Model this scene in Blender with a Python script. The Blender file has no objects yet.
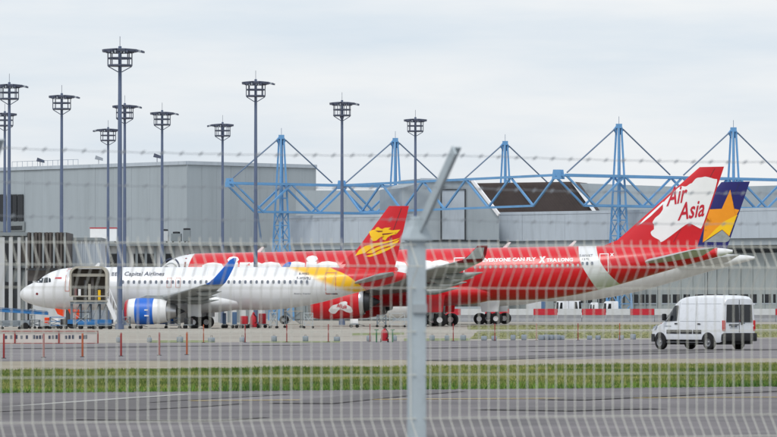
import bpy, bmesh, math, random
import numpy as np
from mathutils import Vector, Matrix
random.seed(7); np.random.seed(7)
R = math.radians
scn = bpy.context.scene
COL = scn.collection
# ------------------------------------------------------------------ camera
F, CX, HY, CH = 4450.0, 388.5, 308.5, 1.9      # focal length in photo pixels, centre column, horizon row, eye height
cam_d = bpy.data.cameras.new('camera'); cam = bpy.data.objects.new('camera', cam_d); COL.objects.link(cam)
cam_d.sensor_width = 36; cam_d.lens = F/777*36
cam.location = (0, 0, CH); cam.rotation_euler = (R(90)+math.atan(90/F), 0, 0)
cam_d.clip_start = 1; cam_d.clip_end = 20000
cam_d.dof.use_dof = True; cam_d.dof.focus_distance = 400; cam_d.dof.aperture_fstop = 13
scn.camera = cam
def W(x, y, D): return Vector(((x-CX)/F*D, D, CH+(HY-y)/F*D))
def G(x, y, z=0.0):
    D = (CH-z)*F/(y-HY); return Vector(((x-CX)/F*D, D, z))
def X_(x, D): return (x-CX)/F*D
def Z_(y, D): return CH+(HY-y)/F*D
# ------------------------------------------------------------------ world, sun, exposure
SUN_EL, SUN_AZ = 52, 200     # high, behind the camera and a little to its left
world = bpy.data.worlds.new('World'); scn.world = world; world.use_nodes = True
nt = world.node_tree; nt.nodes.clear()
def N(t, **k):
    n = nt.nodes.new(t)
    for a, b in k.items(): setattr(n, a, b)
    return n
out = N('ShaderNodeOutputWorld'); bg = N('ShaderNodeBackground'); bg.inputs['Strength'].default_value = 0.12
sky = N('ShaderNodeTexSky', sky_type='NISHITA'); sky.sun_disc = False
sky.sun_elevation = R(SUN_EL); sky.sun_rotation = R(SUN_AZ); sky.air_density = 1.0; sky.dust_density = 2.0
tc = N('ShaderNodeTexCoord'); mp = N('ShaderNodeMapping'); mp.inputs['Scale'].default_value = (4, 4, 26)
nz = N('ShaderNodeTexNoise'); nz.inputs['Scale'].default_value = 2.2; nz.inputs['Detail'].default_value = 6; nz.inputs['Roughness'].default_value = 0.55
cr = N('ShaderNodeValToRGB')
cr.color_ramp.elements[0].position = 0.30; cr.color_ramp.elements[0].color = (5.4, 6.1, 6.85, 1)
cr.color_ramp.elements[1].position = 0.66; cr.color_ramp.elements[1].color = (7.05, 7.2, 7.38, 1)
mx = N('ShaderNodeMixRGB'); mx.inputs[0].default_value = 0.90       # closed cloud deck: a little of the blue above shows through
nt.links.new(tc.outputs['Generated'], mp.inputs['Vector']); nt.links.new(mp.outputs[0], nz.inputs['Vector'])
nt.links.new(nz.outputs['Fac'], cr.inputs[0]); nt.links.new(sky.outputs[0], mx.inputs[1]); nt.links.new(cr.outputs[0], mx.inputs[2])
nt.links.new(mx.outputs[0], bg.inputs['Color']); nt.links.new(bg.outputs[0], out.inputs['Surface'])
sun_d = bpy.data.lights.new('sun', 'SUN'); sun = bpy.data.objects.new('sun', sun_d); COL.objects.link(sun)
sun_d.energy = 1.5; sun_d.angle = R(25); sun_d.color = (1.0, 0.97, 0.92)
sun.location = (0, -50, 100)
az = R(SUN_AZ); el = R(SUN_EL)
sd = Vector((math.sin(az)*math.cos(el), math.cos(az)*math.cos(el), math.sin(el)))
sun.rotation_euler = sd.to_track_quat('Z', 'Y').to_euler()
scn.view_settings.view_transform = 'Standard'; scn.view_settings.look = 'None'
scn.view_settings.exposure = 0.12; scn.view_settings.gamma = 1.0; scn.view_settings.use_curve_mapping = False
scn.render.engine = 'CYCLES'
# ------------------------------------------------------------------ materials
def lin(c):
    return tuple((v/255/12.92 if v/255 <= .04045 else ((v/255+.055)/1.055)**2.4) for v in c)
MATS = {}
def mat(name, rgb, rough=.5, metal=0., var=.10, scale=1.0, bump=0., stretch=(1,1,1), dirt=0., dirt_rgb=(60,58,55), spec=.5, coat=0.):
    """rgb: base colour as 0-255 sRGB; noise gives tone variation, dirt a second streaky layer"""
    m = bpy.data.materials.new(name); m.use_nodes = True; t = m.node_tree; b = t.nodes['Principled BSDF']
    b.inputs['Roughness'].default_value = rough; b.inputs['Metallic'].default_value = metal
    b.inputs['Specular IOR Level'].default_value = spec; b.inputs['Coat Weight'].default_value = coat
    c = lin(rgb); b.inputs['Base Color'].default_value = (*c, 1)
    if var or bump or dirt:
        tc = t.nodes.new('ShaderNodeTexCoord'); mp = t.nodes.new('ShaderNodeMapping'); mp.inputs['Scale'].default_value = stretch
        n = t.nodes.new('ShaderNodeTexNoise'); n.inputs['Scale'].default_value = scale; n.inputs['Detail'].default_value = 7; n.inputs['Roughness'].default_value = .6
        t.links.new(tc.outputs['Object'], mp.inputs[0]); t.links.new(mp.outputs[0], n.inputs['Vector'])
        r = t.nodes.new('ShaderNodeValToRGB'); e = r.color_ramp.elements
        e[0].position = .3; e[1].position = .7
        e[0].color = (*[v*(1-var) for v in c], 1); e[1].color = (*[min(1, v*(1+var)) for v in c], 1)
        t.links.new(n.outputs['Fac'], r.inputs[0]); last = r.outputs[0]
        if dirt:
            n2 = t.nodes.new('ShaderNodeTexNoise'); n2.inputs['Scale'].default_value = scale*2.7; n2.inputs['Detail'].default_value = 8; n2.inputs['Roughness'].default_value = .7
            t.links.new(mp.outputs[0], n2.inputs['Vector'])
            r2 = t.nodes.new('ShaderNodeValToRGB'); r2.color_ramp.elements[0].position = .5; r2.color_ramp.elements[1].position = .72
            r2.color_ramp.elements[0].color = (0,0,0,1); r2.color_ramp.elements[1].color = (dirt,)*3+(1,)
            t.links.new(n2.outputs['Fac'], r2.inputs[0])
            mm = t.nodes.new('ShaderNodeMixRGB'); mm.inputs[2].default_value = (*lin(dirt_rgb), 1)
            t.links.new(r2.outputs[0], mm.inputs[0]); t.links.new(last, mm.inputs[1]); last = mm.outputs[0]
        t.links.new(last, b.inputs['Base Color'])
        if bump:
            bp = t.nodes.new('ShaderNodeBump'); bp.inputs['Strength'].default_value = bump; bp.inputs['Distance'].default_value = .02
            t.links.new(n.outputs['Fac'], bp.inputs['Height']); t.links.new(bp.outputs[0], b.inputs['Normal'])
    MATS[name] = m
    return m
mat('white_paint', (236,238,240), .32, var=.03, scale=.6, dirt=.10, dirt_rgb=(150,150,150), coat=.2)
mat('van_white', (228,232,238), .3, var=.03, scale=1.5, dirt=.22, dirt_rgb=(150,148,142), coat=.3)
mat('red_paint', (204,8,28), .32, var=.05, scale=.5, coat=.2)
mat('dark_red', (120,10,28), .5)
mat('yellow_paint', (247,196,16), .4, var=.04)
mat('orange_paint', (240,150,20), .4, var=.04)
mat('orange_cloth', (232,70,22), .8, var=.15, scale=3)
mat('navy_paint', (26,26,104), .4, var=.05)
mat('blue_paint', (30,108,212), .4, var=.05)
mat('grey_paint', (150,156,158), .45, var=.08, dirt=.3, dirt_rgb=(80,82,85))
mat('stab_grey', (180,184,187), .35, var=.05, dirt=.15, dirt_rgb=(130,133,136))
mat('wing_grey', (150,155,155), .4, var=.08, scale=.8, dirt=.3, dirt_rgb=(90,92,95))
mat('silver', (190,192,196), .28, metal=.9, var=.06)
mat('dark_metal', (60,62,66), .45, metal=.6, var=.15)
mat('black_rubber', (24,24,26), .85, var=.2, scale=4)
mat('black_plastic', (26,27,30), .6, var=.15, scale=3)
mat('glass_dark', (22,26,32), .12, var=0)
mat('glass_blue', (40,52,62), .1, var=.3, scale=.3)
mat('window_pale', (176,176,178), .3, var=.15, scale=4)
mat('window_dark', (104,112,126), .2, var=.2, scale=4)
mat('text_dark', (58,66,86), .5, var=0)
mat('white_decal', (238,238,240), .4, var=.02)
mat('red_decal', (196,24,50), .4, var=.03)
mat('outline_orange', (205,120,104), .5, var=0)
mat('pole_steel', (94,108,136), .45, metal=.2, var=.10, scale=.5)
mat('lamp_dark', (84,91,110), .5, metal=.3, var=.2)
mat('lamp_glass', (150,158,168), .15, var=.1)
mat('truss_blue', (100,154,202), .5, var=.10, scale=.4, dirt=.2, dirt_rgb=(90,110,130))
mat('cable_steel', (104,124,150), .5, metal=.3)
mat('hangar_grey', (160,170,177), .7, var=.06, scale=.35, dirt=.35, dirt_rgb=(138,148,154), stretch=(1,1,.08))
mat('hangar_light', (178,188,198), .65, var=.06, scale=.5, dirt=.4, dirt_rgb=(140,148,155), stretch=(1,1,.12))
mat('hangar_door', (158,166,167), .7, var=.07, scale=.5, dirt=.4, dirt_rgb=(126,134,134), stretch=(1,1,.10))
mat('hangar_brown', (82,72,70), .75, var=.12, scale=.3, dirt=.3, dirt_rgb=(110,98,90))
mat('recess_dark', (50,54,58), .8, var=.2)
mat('building_white', (190,194,197), .7, var=.05, scale=.3, dirt=.25, dirt_rgb=(150,150,148), stretch=(1,1,.2))
mat('panel_white', (214,216,217), .7, var=.05, scale=.4, dirt=.3, dirt_rgb=(165,165,163), stretch=(1,1,.12))
mat('building_grey', (128,136,140), .7, var=.08, scale=.3)
mat('louvre_brown', (82,78,76), .7, var=.15, scale=.6)
mat('galvanised', (172,180,184), .55, metal=.1, var=.08, scale=6)
mat('wire_steel', (212,212,202), .55, var=.10, scale=5)
mat('barb_steel', (150,156,162), .5, metal=.3, var=.15, scale=9)
mat('post_grey', (176,188,194), .55, var=.05, scale=5, dirt=.25, dirt_rgb=(120,128,132))
mat('post_red', (138,40,40), .6, var=.2, scale=4)
mat('post_rust', (160,84,52), .7, var=.25, scale=4)
mat('block_grey', (138,148,158), .8, var=.15, scale=5)
mat('barrier_red', (186,24,44), .55, var=.10, scale=2, dirt=.2)
mat('barrier_white', (196,200,202), .55, var=.06, scale=2, dirt=.2, dirt_rgb=(140,140,140))
mat('concrete_base', (140,142,146), .8, var=.12, scale=2)
mat('green_paint', (60,120,84), .6, var=.15)
mat('equipment_blue', (40,110,170), .5, var=.15, scale=2)
mat('equipment_grey', (120,130,138), .55, var=.2, scale=2)
mat('cab_blue', (74,104,140), .5, var=.15)
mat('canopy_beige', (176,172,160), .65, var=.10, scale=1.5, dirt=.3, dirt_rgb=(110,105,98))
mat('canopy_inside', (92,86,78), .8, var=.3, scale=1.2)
mat('asphalt', (106,102,104), .92, var=.38, scale=.22, bump=.3, dirt=.6, stretch=(.5,1,1), dirt_rgb=(62,63,66))
mat('asphalt_far', (120,116,118), .92, var=.26, scale=.12, dirt=.5, stretch=(.5,1,1), dirt_rgb=(82,82,84))
mat('tar', (92,89,90), .92, var=.2, bump=.3)
mat('concrete', (156,150,140), .9, var=.20, scale=.12, dirt=.35, dirt_rgb=(126,122,112))
mat('verge', (146,138,122), .95, var=.3, scale=.6, dirt=.4, dirt_rgb=(110,112,84))
mat('soil', (100,118,56), .95, var=.3, scale=.7)
mat('dry_turf', (120,128,88), .95, var=.25, scale=.5)
mat('line_white', (168,168,164), .8, var=.15, scale=3, dirt=.5, dirt_rgb=(110,110,110))
mat('line_yellow', (188,166,104), .8, var=.2, scale=3, dirt=.5, dirt_rgb=(105,102,95))
mat('tail_red_lens', (190,20,24), .25, var=.1)
mat('alloy_grey', (120,122,126), .4, metal=.5, var=.1)
mat('banner', (196,190,186), .8, var=.06, scale=2)
# ------------------------------------------------------------------ mesh helpers
def finish(me, smooth=False, angle=40):
    if smooth:
        me.polygons.foreach_set('use_smooth', [True]*len(me.polygons))
        me.set_sharp_from_angle(angle=R(angle))
    me.update()
    return me
def mesh(verts, faces, smooth=False, angle=40):
    me = bpy.data.meshes.new('mesh'); me.from_pydata([tuple(v) for v in verts], [], faces)
    bm = bmesh.new(); bm.from_mesh(me); bmesh.ops.recalc_face_normals(bm, faces=bm.faces); bm.to_mesh(me); bm.free()
    return finish(me, smooth, angle)
def obj(name, me, m, parent=None, label=None, loc=None):
    o = bpy.data.objects.new(name, me); COL.objects.link(o)
    if m is not None:
        mm = MATS[m] if isinstance(m, str) else m
        if len(me.materials) == 0: me.materials.append(mm)
        elif me.materials[0] != mm: o.material_slots[0].link = 'OBJECT'; o.material_slots[0].material = mm
    if parent is not None: o.parent = parent
    if label: o['label'] = label
    if loc is not None: o.location = loc
    return o
def tag(o, label=None, cat=None, group=None, kind=None):
    for k, v in (('label', label), ('category', cat), ('group', group), ('kind', kind)):
        if v: o[k] = v
    return o
def thing(name, label, cat, loc=(0,0,0), rotz=0., group=None):
    o = bpy.data.objects.new(name, None); COL.objects.link(o); o.empty_display_size = .5
    o.location = loc; o.rotation_euler = (0, 0, rotz)
    return tag(o, label, cat, group)
class MB:
    def __init__(s): s.v = []; s.f = []
    def add(s, vs, fs):
        k = len(s.v); s.v += [Vector(p) for p in vs]; s.f += [tuple(i+k for i in f) for f in fs]; return s
    def box(s, x0, x1, y0, y1, z0, z1):
        return s.add([(x,y,z) for z in (z0,z1) for y in (y0,y1) for x in (x0,x1)],
                     [(0,2,3,1),(4,5,7,6),(0,1,5,4),(2,6,7,3),(0,4,6,2),(1,3,7,5)])
    def bar(s, p, q, w, h=None, up=(0,0,1)):
        p, q = Vector(p), Vector(q); h = h or w; d = (q-p).normalized(); u = Vector(up)
        if abs(d.dot(u)) > .98: u = Vector((1,0,0))
        a = d.cross(u).normalized(); b = a.cross(d)
        c = [(-.5,-.5),(.5,-.5),(.5,.5),(-.5,.5)]
        return s.add([e + a*w*i + b*h*j for e in (p,q) for i,j in c], [(3,2,1,0),(4,5,6,7)]+[(i,(i+1)%4,(i+1)%4+4,i+4) for i in range(4)])
    def tube(s, pts, r, n=8, cap=True):
        pts = [Vector(p) for p in pts]; rs = r if isinstance(r, (list,tuple)) else [r]*len(pts)
        vs, fs = [], []; prev = None
        for i, p in enumerate(pts):
            d = (pts[min(i+1,len(pts)-1)]-pts[max(i-1,0)]).normalized()
            if prev is None:
                u = Vector((0,0,1)) if abs(d.z) < .9 else Vector((1,0,0)); a = d.cross(u).normalized()
            else: a = (prev - d*prev.dot(d)).normalized()
            prev = a; b = d.cross(a)
            vs += [p + (a*math.cos(2*math.pi*j/n)+b*math.sin(2*math.pi*j/n))*rs[i] for j in range(n)]
        for i in range(len(pts)-1):
            fs += [(i*n+j, i*n+(j+1)%n, (i+1)*n+(j+1)%n, (i+1)*n+j) for j in range(n)]
        if cap: fs += [tuple(range(n))[::-1], tuple(range((len(pts)-1)*n, len(pts)*n))]
        return s.add(vs, fs)
    def lathe(s, prof, o=(0,0,0), axis='x', n=24):
        """prof: (along, radius)"""
        o = Vector(o); vs, fs = [], []
        for a, r in prof:
            for j in range(n):
                c, k = math.cos(2*math.pi*j/n)*r, math.sin(2*math.pi*j/n)*r
                vs.append(o + Vector({'x':(a,c,k),'y':(c,a,k),'z':(c,k,a)}[axis]))
        for i in range(len(prof)-1):
            fs += [(i*n+j, i*n+(j+1)%n, (i+1)*n+(j+1)%n, (i+1)*n+j) for j in range(n)]
        return s.add(vs, fs)
    def prism(s, poly, e):
        """polygon points (3D) extruded by vector e"""
        n = len(poly); e = Vector(e); poly = [Vector(p) for p in poly]
        return s.add(poly+[p+e for p in poly], [tuple(range(n))[::-1], tuple(range(n,2*n))]+[(i,(i+1)%n,(i+1)%n+n,i+n) for i in range(n)])
    def mesh(s, smooth=False, angle=40): return mesh(s.v, s.f, smooth, angle)
    def build(s, name, m, parent=None, smooth=False, label=None, angle=40): return obj(name, s.mesh(smooth, angle), m, parent, label)
def bevel(me, w, seg=2):
    bm = bmesh.new(); bm.from_mesh(me)
    bmesh.ops.bevel(bm, geom=list(bm.edges), offset=w, segments=seg, profile=.6, affect='EDGES', clamp_overlap=True)
    bm.to_mesh(me); bm.free(); return finish(me, True, 50)
def copy_tree(o, parent=None):
    c = o.copy(); COL.objects.link(c); c.parent = parent
    for ch in [k for k in o.children]: copy_tree(ch, c)
    return c
def text_mesh(body, bold=0., shear=0., space=1.0):
    cu = bpy.data.curves.new('text', 'FONT'); cu.body = body; cu.size = 1.0; cu.shear = shear; cu.offset = bold; cu.resolution_u = 2; cu.space_character = space
    o = bpy.data.objects.new('text', cu); COL.objects.link(o)
    dg = bpy.context.evaluated_depsgraph_get(); dg.update()
    me = bpy.data.meshes.new_from_object(o.evaluated_get(dg))
    bpy.data.objects.remove(o); bpy.data.curves.remove(cu)
    v = np.empty(len(me.vertices)*3); me.vertices.foreach_get('co', v); v = v.reshape(-1,3)
    fs = [tuple(p.vertices) for p in me.polygons]; bpy.data.meshes.remove(me)
    lo, hi = v[:,:2].min(0), v[:,:2].max(0)
    return (v[:,:2]-lo)/(hi-lo), fs       # unit box
def pchip(xs, ys):
    xs, ys = np.array(xs, float), np.array(ys, float); h = np.diff(xs); d = np.diff(ys)/h
    m = np.zeros(len(xs)); m[0], m[-1] = d[0], d[-1]
    for i in range(1, len(xs)-1):
        if d[i-1]*d[i] > 0:
            w1, w2 = 2*h[i]+h[i-1], h[i]+2*h[i-1]; m[i] = (w1+w2)/(w1/d[i-1]+w2/d[i])
    def f(x):
        x = min(max(x, xs[0]), xs[-1]); i = min(max(np.searchsorted(xs, x)-1, 0), len(xs)-2); t = (x-xs[i])/h[i]
        return (2*t**3-3*t**2+1)*ys[i]+(t**3-2*t**2+t)*h[i]*m[i]+(-2*t**3+3*t**2)*ys[i+1]+(t**3-t**2)*h[i]*m[i+1]
    return f
def decal(verts2, faces, surf, off=.02, step=.5):
    """flat outline (a, z) laid on a curved skin: cut on a grid, then every vertex put on surf(a,z) -> (y, outward sign)"""
    bm = bmesh.new(); vs = [bm.verts.new((a, 0, z)) for a, z in verts2]
    for f in faces:
        try: bm.faces.new([vs[i] for i in f])
        except ValueError: pass
    bmesh.ops.triangulate(bm, faces=bm.faces)
    A = [v.co.x for v in bm.verts]; Zs = [v.co.z for v in bm.verts]
    for lo, hi, no in ((min(A), max(A), (1,0,0)), (min(Zs), max(Zs), (0,0,1))):
        k = lo + step
        while k < hi:
            bmesh.ops.bisect_plane(bm, geom=bm.verts[:]+bm.edges[:]+bm.faces[:], plane_co=(k,0,0) if no[0] else (0,0,k), plane_no=no); k += step
    for v in bm.verts: v.co.y = surf(v.co.x, v.co.z) - off
    me = bpy.data.meshes.new('mesh'); bm.to_mesh(me); bm.free(); return finish(me)
# ------------------------------------------------------------------ ground and roads
def sheet(name, pts, z, m, label=None):
    o = obj(name, mesh([(x, y, z) for x, y in pts], [tuple(range(len(pts)))]), m); tag(o, label, None, None, 'structure'); return o
sheet('ground', [(-6000,-400),(6000,-400),(6000,12000),(-6000,12000)], 0, 'concrete')
def gline(p, q, ext):           # ground line through two photo pixels, stretched both ways
    a, b = G(*p).xy, G(*q).xy; d = (b-a).normalized(); return a-d*ext, b+d*ext
g0 = gline((0,392.8), (777,386.3), 90); g1 = gline((0,371), (777,363.6), 110)
v1 = gline((0,361.5), (777,358.5), 140); r1 = gline((0,344.2), (777,338.3), 160)
near = gline((0,1500), (777,1380), 60)
sheet('road', [near[0]-Vector((0,6)), near[1]-Vector((0,6)), g0[1], g0[0]], .004, 'asphalt')
sheet('verge', [g1[0], g1[1], v1[1], v1[0]], .004, 'verge')
sheet('grass_bed', [g0[0], g0[1], g1[1], g1[0]], .008, 'soil')
sheet('perimeter_road', [v1[0], v1[1], r1[1], r1[0]], .006, 'asphalt_far')
sheet('apron', [(-900,300),(900,300),(900,640),(-900,640)], .006, 'concrete')
NST = 0
def stripe(name, pix, w, z, m):
    pts = [G(*p).xy for p in pix]; L = []; Rr = []
    for i, p in enumerate(pts):
        d = (pts[min(i+1,len(pts)-1)]-pts[max(i-1,0)]).normalized(); n = Vector((-d.y, d.x))*w/2
        L.append(p+n); Rr.append(p-n)
    k = len(pts); vs = [(*p, z) for p in L]+[(*p, z) for p in Rr]
    global NST; NST += 1; vs = [(a, b, c+NST*.0012) for a, b, c in vs]
    return tag(obj(name, mesh(vs, [(i, i+1, k+i+1, k+i) for i in range(k-1)]), m), kind='structure')
stripe('road_marking', [(-60,412.5),(0,408),(70,402.5),(130,398.4),(190,394.6)], .28, .012, 'line_white')
stripe('road_marking', [(190,401.2),(420,399.6),(777,397.6),(900,397)], .4, .012, 'line_yellow')
stripe('road_marking', [(-80,357.3),(400,353.2),(900,349)], .25, .012, 'line_white')
for pix, w in [([(-40,412),(60,406.5),(140,401),(260,394.5)], .35), ([(60,410),(130,406.5),(170,403.5)], .7), ([(140,421),(200,417.2)], .6),
               ([(300,404),(380,396),(440,391.5)], .3), ([(520,411),(580,409),(640,408.3)], .5),
               ([(560,400.5),(700,394),(777,391)], .25)]:
    stripe('tar_seam', pix, w*4.5, .010, 'tar')
for pix, w in [([(440,361.2),(560,356),(700,352)], .6), ([(20,349),(160,346.6),(300,345.4)], .5), ([(420,348.5),(560,346),(720,343.4)], .4), ([(560,352.3),(640,351),(777,349.4)], 1.0)]:
    stripe('tar_seam', pix, w*4.5, .010, 'tar')
# turf strips between the road and the apron
for p in ([(478,331.2),(777,330.2),(900,330),(900,337.2),(777,337.4),(470,339.2)], [(468,325.4),(900,324.4),(900,329.2),(468,329.8)],
          [(250,341.2),(340,341.2),(340,342.6),(250,342.8)], [(150,340.4),(215,340.4),(215,342.6),(150,342.8)], [(352,333.2),(404,332.4),(404,334.8),(352,335.6)],
          [(404,338.6),(470,338.2),(470,340.8),(404,341.2)]):
    q = [G(*v).xy for v in p]; sheet('turf_strip', q, .010, 'dry_turf')
# blades: one uncountable object
def grass(name, quad, n, h0, h1, w, label, base, tip):
    q = [np.array(p) for p in quad]; u, v = np.random.rand(n,1), np.random.rand(n,1)
    p = (q[0]*(1-u)+q[1]*u)*(1-v)+(q[3]*(1-u)+q[2]*u)*v
    den = .3*np.sin(p[:,0]*2.3+p[:,1]*.7)+np.sin(p[:,0]*.9+np.sin(p[:,1]*.35)*2)*.5+.5+np.random.rand(n)*.8
    h = (h0+(h1-h0)*np.random.rand(n)**2.2)*(0.55+.5*den)
    an = np.random.rand(n)*math.pi; ww = w*(.6+np.random.rand(n)*.8); lx, ly = np.random.randn(n)*.35*h, np.random.randn(n)*.35*h
    V = np.zeros((n,3,3)); c, s = np.cos(an)*ww, np.sin(an)*ww
    V[:,0,0] = p[:,0]-c; V[:,0,1] = p[:,1]-s; V[:,1,0] = p[:,0]+c; V[:,1,1] = p[:,1]+s
    V[:,2,0] = p[:,0]+lx; V[:,2,1] = p[:,1]+ly; V[:,2,2] = h; V[:,:,2] += .008
    me = bpy.data.meshes.new('mesh'); me.vertices.add(n*3); me.vertices.foreach_set('co', V.ravel())
    me.loops.add(n*3); me.loops.foreach_set('vertex_index', np.arange(n*3)); me.polygons.add(n)
    me.polygons.foreach_set('loop_start', np.arange(n)*3); me.update(calc_edges=True)
    m = bpy.data.materials.new(name); m.use_nodes = True; t = m.node_tree; b = t.nodes['Principled BSDF']; b.inputs['Roughness'].default_value = .8
    g = t.nodes.new('ShaderNodeNewGeometry'); no = t.nodes.new('ShaderNodeTexNoise'); no.inputs['Scale'].default_value = .8; no.inputs['Detail'].default_value = 5
    t.links.new(g.outputs['Position'], no.inputs['Vector']); ad = t.nodes.new('ShaderNodeMath'); ad.operation = 'MULTIPLY_ADD'; ad.inputs[1].default_value = .35
    t.links.new(g.outputs['Random Per Island'], ad.inputs[0]); t.links.new(no.outputs['Fac'], ad.inputs[2])
    r = t.nodes.new('ShaderNodeValToRGB'); r.color_ramp.elements[0].position = .42; r.color_ramp.elements[1].position = .88
    r.color_ramp.elements[0].color = (*lin(base),1); r.color_ramp.elements[1].color = (*lin(tip),1)
    e3 = r.color_ramp.elements.new(.66); e3.color = (*lin([(p+q)/2 for p, q in zip(base, tip)]),1)
    n2 = t.nodes.new('ShaderNodeTexNoise'); n2.inputs['Scale'].default_value = .13; n2.inputs['Detail'].default_value = 3; t.links.new(g.outputs['Position'], n2.inputs['Vector'])
    a2 = t.nodes.new('ShaderNodeMath'); a2.operation = 'MULTIPLY_ADD'; a2.inputs[1].default_value = 1.1; t.links.new(n2.outputs['Fac'], a2.inputs[0]); t.links.new(ad.outputs[0], a2.inputs[2])
    a3 = t.nodes.new('ShaderNodeMath'); a3.operation = 'SUBTRACT'; a3.inputs[1].default_value = .55; t.links.new(a2.outputs[0], a3.inputs[0]); t.links.new(a3.outputs[0], r.inputs[0]); t.links.new(r.outputs[0], b.inputs['Base Color'])
    MATS[name] = m
    tag(obj('grass', me, m), label, 'grass', None, 'stuff')
def band(a, b, t0, t1): return [a[0].lerp(b[0], t0), a[1].lerp(b[1], t0), a[1].lerp(b[1], t1), a[0].lerp(b[0], t1)]
def trim(l0, l1, k=.33): return ((l0[0].lerp(l0[1], k), l0[1].lerp(l0[0], k)), (l1[0].lerp(l1[1], k), l1[1].lerp(l1[0], k)))
a_, b_ = trim(g0, g1, .36)
grass('strip_grass', band(a_, b_, 0, 1), 420000, .02, .10, .014, 'long green strip of grass between the two tarmac roads', (62,92,28), (150,148,86))
grass('strip_weeds', band(a_, b_, -.025, .06), 24000, .03, .15, .016, 'taller dark green weeds along the near edge of the grass strip', (50,88,26), (108,140,52))
grass('apron_grass', [G(478,331.4).xy, G(800,330.4).xy, G(800,337.2).xy, G(470,339).xy], 22000, .02, .09, .09, 'thin pale grass beside the apron behind the white van', (128,134,92), (172,168,128))
grass('apron_grass', [G(468,325.6).xy, G(800,324.6).xy, G(800,329).xy, G(468,329.6).xy], 20000, .02, .09, .12, 'thin pale grass strip nearest the parked airliners', (128,134,92), (172,168,128))
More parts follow.
